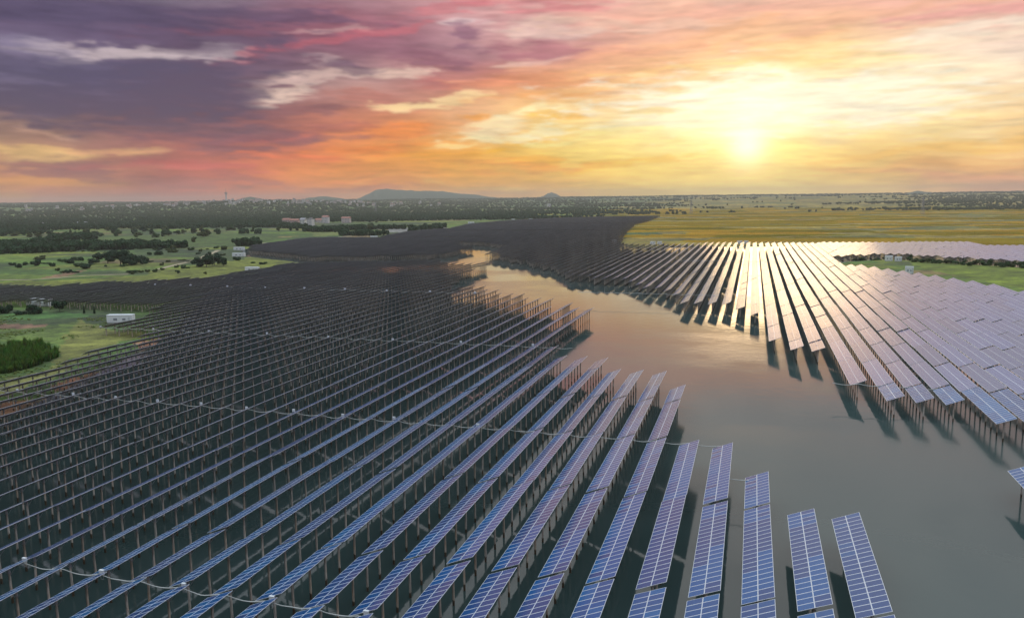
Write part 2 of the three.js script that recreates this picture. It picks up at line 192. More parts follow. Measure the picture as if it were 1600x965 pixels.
// ───────────────────────── ground ─────────────────────────
const px2 = (pts, y = 1) => pts.map(([a, b]) => onLevel(a, b, y));
const PAINT = [ // patches of soil and crops, by the ground they lie on: [outline, colour, ragged edge]
  [px2([[-60, 446], [0, 441], [130, 436], [215, 430], [300, 424], [390, 412], [450, 406], [470, 414], [380, 428], [250, 440], [140, 446], [0, 452], [-60, 455]]), [0.2, 0.21, 0.022], 3],
  [px2([[230, 424], [380, 405], [400, 395], [480, 400], [540, 404], [440, 414], [330, 428], [240, 434]]), [0.21, 0.22, 0.024], 3],
  [px2([[60, 436], [105, 424], [135, 421], [105, 432]]), [0.30, 0.16, 0.075], 2], [px2([[-10, 385], [40, 378], [36, 390], [-10, 393]]), [0.26, 0.17, 0.11], 2], [px2([[60, 381], [95, 378], [90, 383], [64, 385]]), [0.28, 0.2, 0.13], 2],
  [px2([[-20, 505], [78, 507], [55, 513], [-20, 513]]), [0.26, 0.135, 0.075], 1], [px2([[-60, 514], [60, 512], [120, 500], [155, 510], [150, 530], [100, 540], [0, 530]]), [0.14, 0.19, 0.03], 3],
  [px2([[90, 545], [120, 500], [160, 516], [240, 520], [160, 545], [80, 575]]), [0.22, 0.21, 0.04], 3], [px2([[-40, 606], [60, 580], [120, 560], [160, 545], [80, 590], [0, 622]]), [0.2, 0.185, 0.04], 2], [px2([[-40, 488], [110, 488], [150, 492], [120, 497], [-40, 500]]), [0.08, 0.17, 0.03], 2],
  [px2([[-40, 642], [0, 628], [60, 618], [110, 610], [60, 640], [0, 660]]), [0.34, 0.15, 0.07], 3], [px2([[90, 596], [160, 575], [235, 555], [260, 560], [190, 590], [110, 625]]), [0.3, 0.12, 0.06], 3], [px2([[210, 535], [250, 524], [262, 535], [225, 545]]), [0.36, 0.15, 0.08], 1.5],
  [px2([[590, 362], [620, 356], [700, 355], [690, 360], [640, 363]]), [0.3, 0.27, 0.23], 3], [px2([[530, 370], [560, 364], [585, 366], [580, 371]]), [0.3, 0.2, 0.08], 3],
  [px2([[260, 368], [430, 366], [440, 374], [380, 384], [260, 384]]), [0.09, 0.135, 0.018], 5], [px2([[120, 372], [260, 366], [260, 378], [140, 388]]), [0.105, 0.15, 0.02], 6], [px2([[480, 356], [560, 358], [560, 366], [490, 369]]), [0.21, 0.23, 0.045], 4],
  [px2([[1500, 402], [1600, 410], [1700, 420], [1700, 470], [1600, 452], [1500, 432], [1440, 420], [1420, 410]]), [0.19, 0.23, 0.016], 3],
  [px2([[1500, 376], [1600, 376], [1700, 376], [1700, 384], [1600, 386], [1560, 379]]), [0.2, 0.25, 0.05], 4],
];
function groundColor(x, z, r, sd, out) {
  const az = Math.atan2(x, -z) / DEG;
  // strip fields: parcels stretched across the view of the valley, each with its own crop; sunward ones take a painted golden glow
  const wxp = x + (fbm(x * 0.01, z * 0.01, 3) - 0.5) * 60, wzp = z + (fbm(x * 0.008 + 9, z * 0.008, 3) - 0.5) * 60;
  const big = r > 1800 ? 2.6 : 1, ci = Math.floor(wxp / (95 * big)), cj = Math.floor((wzp + (hash(ci, 5) * 70 * big)) / (46 * big)), k = hash(ci, cj), k2 = hash(ci + 31, cj + 7);
  const sunGlow = sst(-17, 3, az + (fbm(x * 0.004, z * 0.004, 3) - 0.5) * 14) * sst(620, 900, r);
  const set = sunGlow > 0.45 ? [[0.4, 0.26, 0.025], [0.31, 0.23, 0.028], [0.46, 0.3, 0.032], [0.22, 0.2, 0.03], [0.5, 0.34, 0.08]] : [[0.11, 0.18, 0.018], [0.16, 0.22, 0.022], [0.08, 0.135, 0.018], [0.21, 0.235, 0.025], [0.26, 0.18, 0.055]];
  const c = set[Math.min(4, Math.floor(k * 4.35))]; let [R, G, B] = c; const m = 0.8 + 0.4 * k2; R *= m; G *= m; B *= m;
  const scrub = sst(0.46, 0.6, fbm(x * 0.009 + 3, z * 0.017 + 8, 4)) * 0.75; R += (0.05 - R) * scrub * (sunGlow > 0.45 ? 0.5 : 1); G += (0.065 - G) * scrub * (sunGlow > 0.45 ? 0.5 : 1); B += (0.025 - B) * scrub;
  for (const [poly, col, rag] of PAINT) {
    if (poly.bb === undefined) { const xs = poly.map((p) => p[0]), zs = poly.map((p) => p[1]); poly.bb = [Math.min(...xs) - 20, Math.max(...xs) + 20, Math.min(...zs) - 20, Math.max(...zs) + 20]; }
    const b = poly.bb; if (x < b[0] || x > b[1] || z < b[2] || z > b[3]) continue;
    const e = (fbm(x * 0.16, z * 0.16, 3) - 0.5) * rag * 2.5, e2 = (fbm(z * 0.16 + 40, x * 0.16, 3) - 0.5) * rag * 2.5;
    if (inside(poly, x + e, z + e2)) { const q = 0.82 + 0.36 * fbm(x * 0.09, z * 0.05, 3); R = col[0] * q; G = col[1] * q; B = col[2] * q; }
  }
  const f = (0.45 + 1.1 * fbm(x * 0.05 + 70, z * 0.05, 4)) * (0.7 + 0.6 * fbm(x * 0.25, z * 0.25, 2)); R *= f; G *= f; B *= f;
  if (sd < 3) { const t = sst(3, -1.5, sd + (fbm(x * 0.2, z * 0.2, 2) - 0.5) * 5); R += (0.075 - R) * t; G += (0.058 - G) * t; B += (0.035 - B) * t; } // wet mud along the waterline
  out[0] = R; out[1] = G; out[2] = B;
}
{
  const azs = []; for (let a = -180; a < 180;) { azs.push(a); a += a > -58 && a < 24 ? 0.115 : a > -75 && a < 40 ? 1.5 : 6; }
  const radii = [4]; while (radii[radii.length - 1] < 12500) { const r = radii[radii.length - 1]; radii.push(r < 90 ? r + 12 : r * (r < 1200 ? 1.0125 : r < 2500 ? 1.018 : 1.03)); }
  const na = azs.length, nr = radii.length, pos = new Float32Array(na * nr * 3), col = new Float32Array(na * nr * 3), uv = new Float32Array(na * nr * 2), idx = [], c = [0, 0, 0];
  for (let j = 0; j < nr; j++) for (let i = 0; i < na; i++) {
    const r = radii[j], a = azs[i] * DEG, x = r * Math.sin(a), z = -r * Math.cos(a), o = j * na + i, far = r > 2600, sd = far ? 60 : shore(x, z);
    pos[o * 3] = x; pos[o * 3 + 1] = landHeight(x, z, sd); pos[o * 3 + 2] = z; uv[o * 2] = x / 37; uv[o * 2 + 1] = z / 37;
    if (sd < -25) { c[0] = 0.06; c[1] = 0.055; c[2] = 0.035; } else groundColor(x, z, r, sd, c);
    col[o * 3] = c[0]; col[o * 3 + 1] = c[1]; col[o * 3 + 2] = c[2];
    if (j < nr - 1) { const p = j * na + (i + 1) % na; idx.push(o, p, o + na, p, p + na, o + na); }
  }
  const g = new THREE.BufferGeometry(); g.setAttribute('position', new THREE.BufferAttribute(pos, 3)); g.setAttribute('color', new THREE.BufferAttribute(col, 3)); g.setAttribute('uv', new THREE.BufferAttribute(uv, 2)); g.setIndex(idx); g.computeVertexNormals();
  const soil = noiseTex(512, (u, v) => 0.68 + 1.0 * (tile(u, v, 8, 5) - 0.5) + 0.4 * (tile(u, v, 64, 2) - 0.5));
  const m = topMesh('ground', g, new THREE.MeshStandardMaterial({ vertexColors: true, roughness: 0.95, map: soil, bumpMap: soil, bumpScale: 0.35 })); tag(m, 'broad farmland plain round the flooded solar lake', null, null, 'structure');
}
// water
{
  const ripple = noiseTex(512, (u, v) => tile(u, v, 10, 5)), wind = noiseTex(512, (u, v) => 0.3 + 0.42 * sst(0.38, 0.66, tile(u, v, 5, 5))); wind.repeat.set(0.13, 0.21);
  const g = new THREE.PlaneGeometry(1, 1).rotateX(-Math.PI / 2), x0 = wx(102), x1 = wx(-95), z0 = 420, z1 = -2380; g.scale(x1 - x0, 1, z0 - z1); g.translate((x0 + x1) / 2, 0, (z0 + z1) / 2);
  const p = g.attributes.position, uv = g.attributes.uv; for (let i = 0; i < 4; i++) uv.setXY(i, p.getX(i) / 26, p.getZ(i) / 26);
  const m = topMesh('water', g, new THREE.MeshPhysicalMaterial({ color: rgb(0.036, 0.06, 0.056), roughness: 0.2, roughnessMap: wind, ior: 1.4, bumpMap: ripple, bumpScale: 0.016 })); tag(m, 'still grey green lake water with an open channel between the panels', null, null, 'structure');
}
console.log('ground done');

// ───────────────────────── solar tables ─────────────────────────
const cellTex = noiseTex(256, (u, v) => { // cells printed under the glass: 12 by 6, with thin silver lines
  const a = u * 12 % 1, b = v * 6 % 1, e = Math.min(a, 1 - a) / 12, f = Math.min(b, 1 - b) / 6, k = e < 0.0022 * 1 || f < 0.004 ? 1 : 0, q = 0.86 + 0.14 * hash(Math.floor(u * 12), Math.floor(v * 6) + 5); const mix = k * 0.35;
  return [q + (1 - q) * mix, q + (1 - q) * mix, q + (1 - q) * mix];
});
const sheetTex = (() => { // one module seen from afar: cells inside a pale frame
  return noiseTex(128, (u, v) => { const e = Math.min(u, 1 - u) * 2.0, f = Math.min(v, 1 - v) * 1.33, fr = e < 0.052 || f < 0.05; return fr ? [0.74, 0.75, 0.78] : [0.17, 0.26, 0.47]; }, true);
})();
const GL = { roughness: 0.2, ior: 1.5, metalness: 0 };
const glassTones = [[0.006, 0.085, 0.25], [0.01, 0.075, 0.22], [0.02, 0.06, 0.18], [0.003, 0.1, 0.27], [0.016, 0.062, 0.19]].map(([r, g, b]) => new THREE.MeshPhysicalMaterial({ color: rgb(r, g, b), map: cellTex, ...GL }));
const sheetMats = [1, 0.85, 1.15].map((k) => new THREE.MeshPhysicalMaterial({ color: rgb(k, k, k), map: sheetTex, ...GL, ior: 2.3 }));
const backMat = std(0.26, 0.245, 0.235, 0.6), frameMat = std(0.66, 0.67, 0.7, 0.35, { metalness: 0.2 }), steelMat = std(0.4, 0.39, 0.39, 0.5, { metalness: 0.2 });
const concreteTex = noiseTex(256, (u, v) => { const q = 0.74 + 0.5 * (tile(u, v, 6, 4) - 0.5), darkBand = v < 0.405 + 0.09 * (tile(u, v, 8, 4) - 0.5) ? 1 : 0, rust = sst(0.6, 0.72, tile(u, v, 5, 4)) * 0.35; return darkBand ? [q * 0.42, q * 0.36, q * 0.26] : [q, q * (1 - rust * 0.3), q * (1 - rust * 0.55)]; }, true); // concrete with a ragged darker band at the waterline
const pileMats = [[0.84, 0.7, 0.57], [0.9, 0.78, 0.66], [0.76, 0.6, 0.46]].map(([r, g, b]) => std(r, g, b, 0.85, { map: concreteTex }));
function moduleGeo(len) { // 1.985 m up the slope, len along the row; frame ring, glass, back
  const w = 1.985, f = 0.052, t = 0.04, h = len - 0.012;
  const ring = merge([box(w, t, f, 0, 0, (h - f) / 2), box(w, t, f, 0, 0, -(h - f) / 2), box(f, t, h - 2 * f, (w - f) / 2, 0, 0), box(f, t, h - 2 * f, -(w - f) / 2, 0, 0)]);
  const glass = new THREE.PlaneGeometry(w - 2 * f, h - 2 * f).rotateX(-Math.PI / 2).translate(0, 0.012, 0).toNonIndexed(), back = new THREE.PlaneGeometry(w - 2 * f, h - 2 * f).rotateX(Math.PI / 2).translate(0, -0.008, 0).toNonIndexed();
  const g = mergeGeometries([glass, ring, back], true); return g;
}
const modFull = moduleGeo(29.2 / 22), modHalf = moduleGeo(14.2 / 11);
const moduleMats = glassTones.map((m) => [m, frameMat, backMat]);
const tiltM = new THREE.Matrix4().makeRotationZ(TILT);
function sheetGeo(len, count) { // whole surface of a table as one sheet with thickness
  const top = new THREE.PlaneGeometry(PW, len, 2, 1).rotateX(-Math.PI / 2).translate(0, 0.02, 0); const uv = top.attributes.uv; for (let i = 0; i < uv.count; i++) uv.setXY(i, uv.getX(i) * 2, uv.getY(i) * count);
  const back = new THREE.PlaneGeometry(PW - 0.1, len - 0.1).rotateX(Math.PI / 2).translate(0, -0.012, 0), rim = merge([box(0.05, 0.05, len, PW / 2, -0.006, 0), box(0.05, 0.05, len, -PW / 2, -0.006, 0), box(PW - 0.06, 0.05, 0.05, 0, -0.006, len / 2), box(PW - 0.06, 0.05, 0.05, 0, -0.006, -len / 2)]);
  return [top, back, rim].map((g) => (g.index ? g.toNonIndexed() : g).applyMatrix4(tiltM).translate(0, MID, 0));
}
const spots = (len) => (len > 20 ? [-13, -8.6, -4.3, 0, 4.3, 8.6, 13] : [-5.9, -2, 2, 5.9]);
const pileTop = MID - 0.28;
const pileGeo = merge([new THREE.CylinderGeometry(0.15, 0.155, pileTop + 1.9, 10).translate(0, (pileTop - 1.9) / 2, 0)]);
const collarGeo = merge([new THREE.CylinderGeometry(0.19, 0.19, 0.22, 10).translate(0, pileTop - 0.35, 0), box(0.34, 0.1, 0.3, 0, pileTop - 0.02, 0)]);
const rafterGeo = (() => { const c = Math.cos(TILT), s = Math.sin(TILT), P = (u, d) => [u * c + d * s, MID + u * s - d * c]; const [ax, ay] = P(-1.7, 0.15), [bx, by] = P(1.7, 0.15); const l = P(-1.15, 0.2), h = P(1.15, 0.2); return merge([bar([ax, ay, 0], [bx, by, 0], 0.09, 0.07), bar([-0.1, pileTop - 0.75, 0], [l[0], l[1], 0], 0.06), bar([0.1, pileTop - 0.75, 0], [h[0], h[1], 0], 0.06)]); })();
const purlinGeo = (len) => [-1.55, -0.5, 0.5, 1.55].map((u) => box(0.06, 0.08, len - 0.1, 0, 0, 0).applyMatrix4(new THREE.Matrix4().makeTranslation(u, -0.065, 0)).applyMatrix4(tiltM).translate(0, MID, 0));
function frameworkFor(len) { return { purlins: purlinGeo(len), piles: spots(len) }; }
const FULL = frameworkFor(29.2), HALFT = frameworkFor(14.2);
const sheetFull = mergeGeometries(sheetGeo(29.2, 22), true), sheetHalf = mergeGeometries(sheetGeo(14.2, 11), true);
function buildTable(half, detailed, tone) {
  const t = new THREE.Group(), len = half ? 14.2 : 29.2, cnt = half ? 11 : 22, F = half ? HALFT : FULL, pitch = len / cnt;
  if (detailed) {
    for (let c = 0; c < 2; c++) for (let k = 0; k < cnt; k++) {
      const u = (c ? 1 : -1) * PW / 4, m = part('solar_module', half ? modHalf : modFull, moduleMats[hash(k + c * 40, tone) < 0.12 ? (tone + 2) % 5 : hash(k >> 2, c + tone * 7) < 0.3 ? (tone + 3) % 5 : tone], t);
      m.position.set(u * Math.cos(TILT), MID + u * Math.sin(TILT) + (hash(k, c + 3 * tone) - 0.5) * 0.008, -len / 2 + (k + 0.5) * pitch); m.rotation.z = TILT + (hash(k + 9, c + tone) - 0.5) * 0.008; m.rotation.x = (hash(k + 2, c + tone * 5) - 0.5) * 0.012;
    }
  } else { const m = part('module_surface', half ? sheetHalf : sheetFull, [sheetMats[tone % 3], backMat, frameMat], t); m.userData.kind = 'stuff'; }
  for (const g of F.purlins) part('purlin', g, steelMat, t);
  F.piles.forEach((z, i) => { const p = part('pile', pileGeo, pileMats[(i + tone) % 3], t); p.position.z = z; p.rotation.set((hash(i, tone) - 0.5) * 0.02, i + tone, (hash(i + 4, tone) - 0.5) * 0.02); part('collar', collarGeo, steelMat, p); const r = part('rafter', rafterGeo, steelMat, t); r.position.z = z; });
  return t;
}
// where tables stand
const cells = []; // {n, v0, half}
function fill(n, a, b, phase = 0) { // whole tables on the 30 m lattice, half ones at the ends
  a = Math.round((a - phase) / 15) * 15 + phase; b = Math.round((b - phase) / 15) * 15 + phase;
  let v = a; while (v < b - 1) { const onGrid = Math.abs(((v - phase) / 30) % 1) < 0.01 || Math.abs(((v - phase) / 30) % 1) > 0.99; if (onGrid && v + 30 <= b + 1) { cells.push({ n, v, half: false }); v += 30; } else { cells.push({ n, v, half: true }); v += 15; } }
}
const tipL = [120, 120, 135, 150, 150, 195, 210, 210, 210, 225, 225, 225, 240, 330, 330, 345, 330, 360, 360, 360, 375, 375, 375, 390, 390, 405, 405];
const LEFT = nv([[26.5, 30], [26.5, 404], [28.6, 418], [30.5, 452], [32, 520], [33.5, 572], [36, 566], [38, 560], [42, 600], [48, 578], [54.5, 565], [58.9, 547], [57.6, 489], [56.7, 434], [59.1, 410], [64.5, 388], [66.5, 367], [71.7, 361], [82, 320], [100, 240], [100, 160], [75, 235], [59.2, 294], [53.2, 304], [49.2, 302], [45.1, 298], [43.6, 285], [41.9, 267], [41.2, 246], [39.8, 236], [36.2, 236], [35.6, 209], [33, 155], [31, 100], [29, 30]]);
const FAR = nv([[62, 605], [55, 617], [49, 638], [45.5, 657], [46.5, 765], [51.5, 798], [56, 866], [50, 852], [45, 815], [42.8, 800], [41.5, 752], [40, 690], [39, 662], [31, 602], [24, 540], [20.5, 488], [16.5, 466], [16.5, 850], [22.1, 833], [25.6, 883], [30, 1102], [38, 1536], [38.8, 1765], [44, 2300], [63.8, 2250], [83, 2115], [94, 1860], [96, 1700], [95, 1560], [85.7, 1305], [89, 1188], [82.4, 992], [78, 958], [85.5, 968], [96, 946], [94, 865], [90, 762], [79.7, 677], [72.5, 654]]);
const tipR = { 16: 465, 15: 465, 14: 465, 13: 450, 12: 435, 11: 420, 10: 420, 9: 405, 8: 390, 7: 360, 6: 360, 5: 360, 4: 360, 3: 345, 2: 330, 1: 270, 0: 255, '-1': 255, '-2': 210, '-3': 195, '-4': 195, '-5': 195, '-6': 180, '-7': 180, '-8': 165 };
for (let n = 0; n < 27; n++) { if (n >= 9) fill(n, 45, 75, 15), cells.push({ n, v: 75, half: true }); else fill(n, 60, 90); fill(n, 90, tipL[n]); }
for (let n = 27; n <= 100; n++) { let run = null; for (let v = 45; v <= 620; v += 15) { const ok = inside(LEFT, wx(n), -(v + 7.5)) && inside(LEFT, wx(n), -(v + 14)); if (ok && run === null) run = v; if (!ok && run !== null) { fill(n, run, v, 0); run = null; } } }
for (let n = 17; n <= 97; n++) { let run = null; for (let v = 450; v <= 2340; v += 15) { const ok = inside(FAR, wx(n), -(v + 7.5)) && !(v === 1200 || v === 1560) && !(n > 56 && v === 975); if (ok && run === null) run = v; if (!ok && run !== null) { fill(n, run, v, 0); run = null; } } }
for (let n = -37; n <= 16; n++) {
  const top = n > 10 ? 840 + (16 - n) * 2 : n > -9 ? 870 : n > -22 ? 885 : n > -32 ? 900 : 840; let run = null;
  for (let v = tipR[n] ?? 165; v <= top + 30; v += 15) { const ok = v < top - 5 && !inside(WEDGE, wx(n) + 2, -(v + 8)) && !inside(WEDGE, wx(n) + 2, -(v + 1)) && !inside(WEDGE, wx(n) + 2, -(v + 24)); if (ok && run === null) run = v; if (!ok && run !== null) { fill(n, run, v, 0); run = null; } }
}
for (let n = -8; n <= -5; n++) fill(n, 60, 150);
// place: the nearest 300 in view as things, the rest as one mass
const seen = [];
for (const c of cells) {
  c.len = c.half ? 14.2 : 29.2; c.x = wx(c.n) + HALF; c.z = -(c.v + (c.half ? 7.5 : 15));
  const q = [[-1, -1], [-1, 1], [1, -1], [1, 1]].map(([a, b]) => project(c.x + a * HALF, 4 + (a > 0 ? 1.5 : 0), c.z + b * c.len / 2));
  c.d = Math.hypot(c.x, c.z); c.front = q.some((p) => p[2] > 5);
  c.inView = q.some((p) => p[2] > 5 && p[0] > -25 && p[0] < 1625 && p[1] < 985);
  c.near = q.some((p) => p[2] > 5 && p[0] > -500 && p[0] < 2100 && p[1] < 1500);
  const nx = -Math.sin(TILT), ny = Math.cos(TILT); c.face = ((0 - c.x) * nx + (EYE - MID) * ny) / Math.hypot(c.x, EYE, c.z); // how far the glass turns to the eye
  if (c.near) seen.push(c);
}
seen.sort((a, b) => (b.inView - a.inView) || a.d - b.d);
const single = seen.slice(0, 300), mass = seen.slice(300);
const protos = new Map();
let nDetail = 0;
for (const c of single) {
  const detailed = c.face > 0.07 && c.d < 215 && c.inView; if (detailed) nDetail++;
  const tone = Math.floor(hash(c.n + 100, c.v) * 5), key = c.half + '|' + detailed + '|' + tone;
  if (!protos.has(key)) protos.set(key, buildTable(c.half, detailed, tone));
  const t = protos.get(key).clone(); t.name = numbered('solar_table'); t.position.set(c.x, 0, c.z); scene.add(t);
  // small differences in level and bearing, as built
  t.position.y = (hash(c.n, c.v + 3) - 0.5) * 0.24; t.rotation.y = (hash(c.n + 5, c.v) - 0.5) * 0.004; t.rotation.x = (hash(c.n + 8, c.v + 1) - 0.5) * 0.008; t.rotation.z = (hash(c.n + 3, c.v + 6) - 0.5) * 0.016;
  const right = c.n < 0 || c.v >= (tipR[c.n] ?? 1e9), tip = right ? Math.abs(c.v - (tipR[c.n] ?? -99)) < 1 : Math.abs(c.v + (c.half ? 15 : 30) - (tipL[c.n] ?? -99)) < 1, lone = c.n < 0 && c.v < 150;
  const size = c.half ? 'short half-length' : 'long';
  const label = lone ? `${size} blue solar table standing alone in open water below the facing block`
    : right ? (tip ? `${size} solar table ending its row at the channel in the pale block` : `${size} solar table mid-row in the pale glinting block across the channel`)
      : tip ? `${c.half ? 'short' : 'long'} solar table at the channel end of row ${c.n + 1} from open water` : `${c.half ? 'short' : 'long'} ${c.n > 14 ? 'dark' : 'blue'} solar table in row ${c.n + 1} from open water, ${c.v < 75 ? 'short of the sagging cable' : c.v < 150 ? 'between sagging cable and bank cable' : c.v < 240 ? 'between bank cable and container cable' : c.v < 375 ? 'between container cable and thin cable' : 'past the thin cable'}`;
  tag(t, label, 'solar table', lone ? 'solar tables alone in open water' : right ? (tip ? 'channel-end tables of the pale block' : 'solar tables of the pale block') : tip ? 'channel-end tables of the dark block' : c.n > 14 ? 'edge-on tables of the dark block' : 'blue tables of the dark block');
}
{
  const [st, sb, se] = sheetGeo(29.2, 22), P = [], S2 = [];
  for (const z of spots(29.2)) { P.push(box(0.28, pileTop + 1.9, 0.28, 0, (pileTop - 1.9) / 2, z)); const r = rafterGeo.clone().translate(0, 0, z); S2.push(r); }
  for (const g of purlinGeo(29.2)) S2.push(g);
  const g = mergeGeometries([st, sb, se, merge(P), merge(S2)].map((k) => { k = k.index ? k.toNonIndexed() : k; return k; }), true);
  const im = new THREE.InstancedMesh(g, [sheetMats[0], backMat, steelMat, pileMats[0], steelMat], mass.length); im.name = 'distant_solar_tables';
  const m = new THREE.Matrix4(), q = new THREE.Quaternion(), e = new THREE.Euler(), col = new THREE.Color();
  mass.forEach((c, i) => { e.set((hash(c.n + 8, c.v + 1) - 0.5) * 0.008, (hash(c.n + 5, c.v) - 0.5) * 0.004, (hash(c.n + 3, c.v + 6) - 0.5) * 0.016); q.setFromEuler(e); m.compose(new THREE.Vector3(c.x, (hash(c.n, c.v + 3) - 0.5) * 0.24, c.z), q, new THREE.Vector3(1, 1, c.half ? 14.2 / 29.2 : 1)); im.setMatrixAt(i, m); const k = 0.88 + 0.24 * hash(c.n + 50, c.v + 9); im.setColorAt(i, col.setRGB(k, k, k)); });
  scene.add(im); tag(im, 'far rows of solar tables running on to the horizon', 'solar tables', null, 'stuff');
}
console.log('tables', cells.length, 'seen', seen.length, 'detailed', nDetail);

// cables across the rows, with white combiner boxes in the gaps
const cableMat = std(0.5, 0.48, 0.44, 0.6), boxMat = std(0.6, 0.6, 0.6, 0.5), greyMat = std(0.3, 0.31, 0.32, 0.5);
function cable(nA, nB, v, label, y = LOW + 0.35, r = 0.065) {
  const pts = []; for (let n = nA; n >= nB; n--) { const x = wx(n) + HALF, k = hash(n + 70, Math.round(v)); pts.push(new THREE.Vector3(x, y + 0.1, -v + (k - 0.5) * 0.15)); if (n > nB) { pts.push(new THREE.Vector3(x + ROW * 0.3, y - 0.12 - 0.14 * k, -v), new THREE.Vector3(x + ROW * 0.5, y - 0.18 - 0.2 * k, -v + (k - 0.5) * 0.3), new THREE.Vector3(x + ROW * 0.7, y - 0.12 - 0.14 * k, -v)); } }
  const m = topMesh('cable', new THREE.TubeGeometry(new THREE.CatmullRomCurve3(pts), pts.length * 3, r, 6), cableMat); return tag(m, label, 'cable', 'cables strung across the rows');
}
cable(17, 4, 75.2, 'pale sagging cable strung across rows, the one with the largest white boxes', LOW + 0.3, 0.06);
cable(34, 3, 150, 'pale cable strung from the bank across dark rows to the channel rows');
cable(3, 2, 133, 'short pale cable joining two row ends over open water', LOW + 0.2, 0.07);
cable(41, 11, 240, 'pale cable starting beside the white container on the grassy bank', LOW + 0.6, 0.07);
cable(58, 23, 375, 'thin pale cable crossing the dark rows far behind the grassy bank', LOW + 0.9, 0.07);
cable(16, 5, 390, 'thin pale cable crossing the pale block near its channel end', LOW + 0.9, 0.1);
cable(11, -8, 600, 'thin pale cable crossing the middle of the pale block', LOW + 1.6, 0.12);
cable(-1, -5, 210, 'pale cable strung between rows of the pale block by the channel', LOW + 0.4, 0.08);
const cbox = new THREE.Group(); cbox.name = 'combiner_box';
part('body', box(0.95, 0.95, 0.42, 0, 0.5, 0), boxMat, cbox); part('door', box(0.8, 0.8, 0.03, 0, 0.5, 0.226), boxMat, cbox); part('lid', box(1.05, 0.05, 0.52, 0, 1.0, 0.01), boxMat, cbox); part('bracket', merge([bar([-0.3, -1.1, 0], [-0.3, 0.05, 0], 0.07), bar([0.3, -1.1, 0], [0.3, 0.05, 0], 0.07), bar([-0.4, -1.0, 0], [0.4, -1.0, 0], 0.07)]), steelMat, cbox);
const bspots = [];
for (const n of [8.6, 10.6, 12.62, 14.65, 16.7]) bspots.push([n, 75.2, 0.62, 'white combiner box on the cable with the largest boxes', 'boxes on the sagging cable']);
for (const n of [10.7, 13.8, 15.8, 17.8, 19.8, 21.8, 23.8, 25.8, 27.9, 30.8]) bspots.push([n, 150, 0.62, 'small white combiner box on the cable from the bank to the channel rows', 'boxes on the long cable']);
for (let n = 12.8; n < 41; n += 4) bspots.push([n, 240, 0.7, 'tiny white combiner box on the cable that starts beside the container', 'boxes on the container cable']);
for (let n = 23.8; n < 57; n += 4) bspots.push([n, 375, 1.0, 'tiny white combiner box on the thin cable behind the grassy bank', 'boxes on the far cable']);
bspots.forEach(([n, v, s, label, group], i) => { const b = i ? copyOf(cbox) : cbox; if (!i) { b.name = numbered('combiner_box'); scene.add(b); } b.position.set(wx(n), MID - 0.15 + (hash(i, 4) - 0.5) * 0.3, -v - 0.05); b.scale.setScalar(s * (0.92 + 0.16 * hash(i, 9))); b.rotation.y = (hash(i, 2) - 0.5) * 0.1; tag(b, label, 'box', group); });

// ───────────────────────── paths ─────────────────────────
function pathStrip(name, pts, w, mat, label) {
  const P = pts.map(([a, b]) => onLevel(a, b, 1)), curve = new THREE.CatmullRomCurve3(P.map(([x, z]) => new THREE.Vector3(x, 0, z))), N = pts.length * 14, pos = [], idx = [], uv = [];
  for (let i = 0; i <= N; i++) { const p = curve.getPoint(i / N), t = curve.getTangent(i / N), ww = w * (0.8 + 0.5 * vnoise(i * 0.35, w)); for (const s of [-1, 1]) { const x = p.x - t.z * s * ww, z = p.z + t.x * s * ww; pos.push(x, Math.max(groundY(p.x, p.z), groundY(x, z)) + 0.16, z); uv.push(s, i * 0.3); } if (i) { const o = i * 2; idx.push(o - 2, o, o - 1, o - 1, o, o + 1); } }
  const g = new THREE.BufferGeometry(); g.setAttribute('position', new THREE.Float32BufferAttribute(pos, 3)); g.setAttribute('uv', new THREE.Float32BufferAttribute(uv, 2)); g.setIndex(idx); g.computeVertexNormals(); const m = topMesh(name, g, mat); return tag(m, label, null, null, 'structure');
}
const dirt = std(0.36, 0.28, 0.17, 0.95, { side: THREE.DoubleSide }), dirt2 = std(0.3, 0.25, 0.15, 0.95, { side: THREE.DoubleSide });
pathStrip('path', [[-60, 441], [0, 438.5], [60, 437], [120, 432], [150, 430], [200, 428.5]], 2.0, dirt, 'pale dirt track along the dark panel strip');
pathStrip('path', [[246, 421], [262, 417], [300, 408], [316, 402], [330, 396], [341, 391]], 2.4, dirt, 'rough dirt track climbing beside the dark bushes');
pathStrip('path', [[386, 383.5], [420, 379], [470, 374.5], [520, 371], [560, 367], [600, 361]], 3.0, dirt2, 'pale track along the far edge of the distant panels');

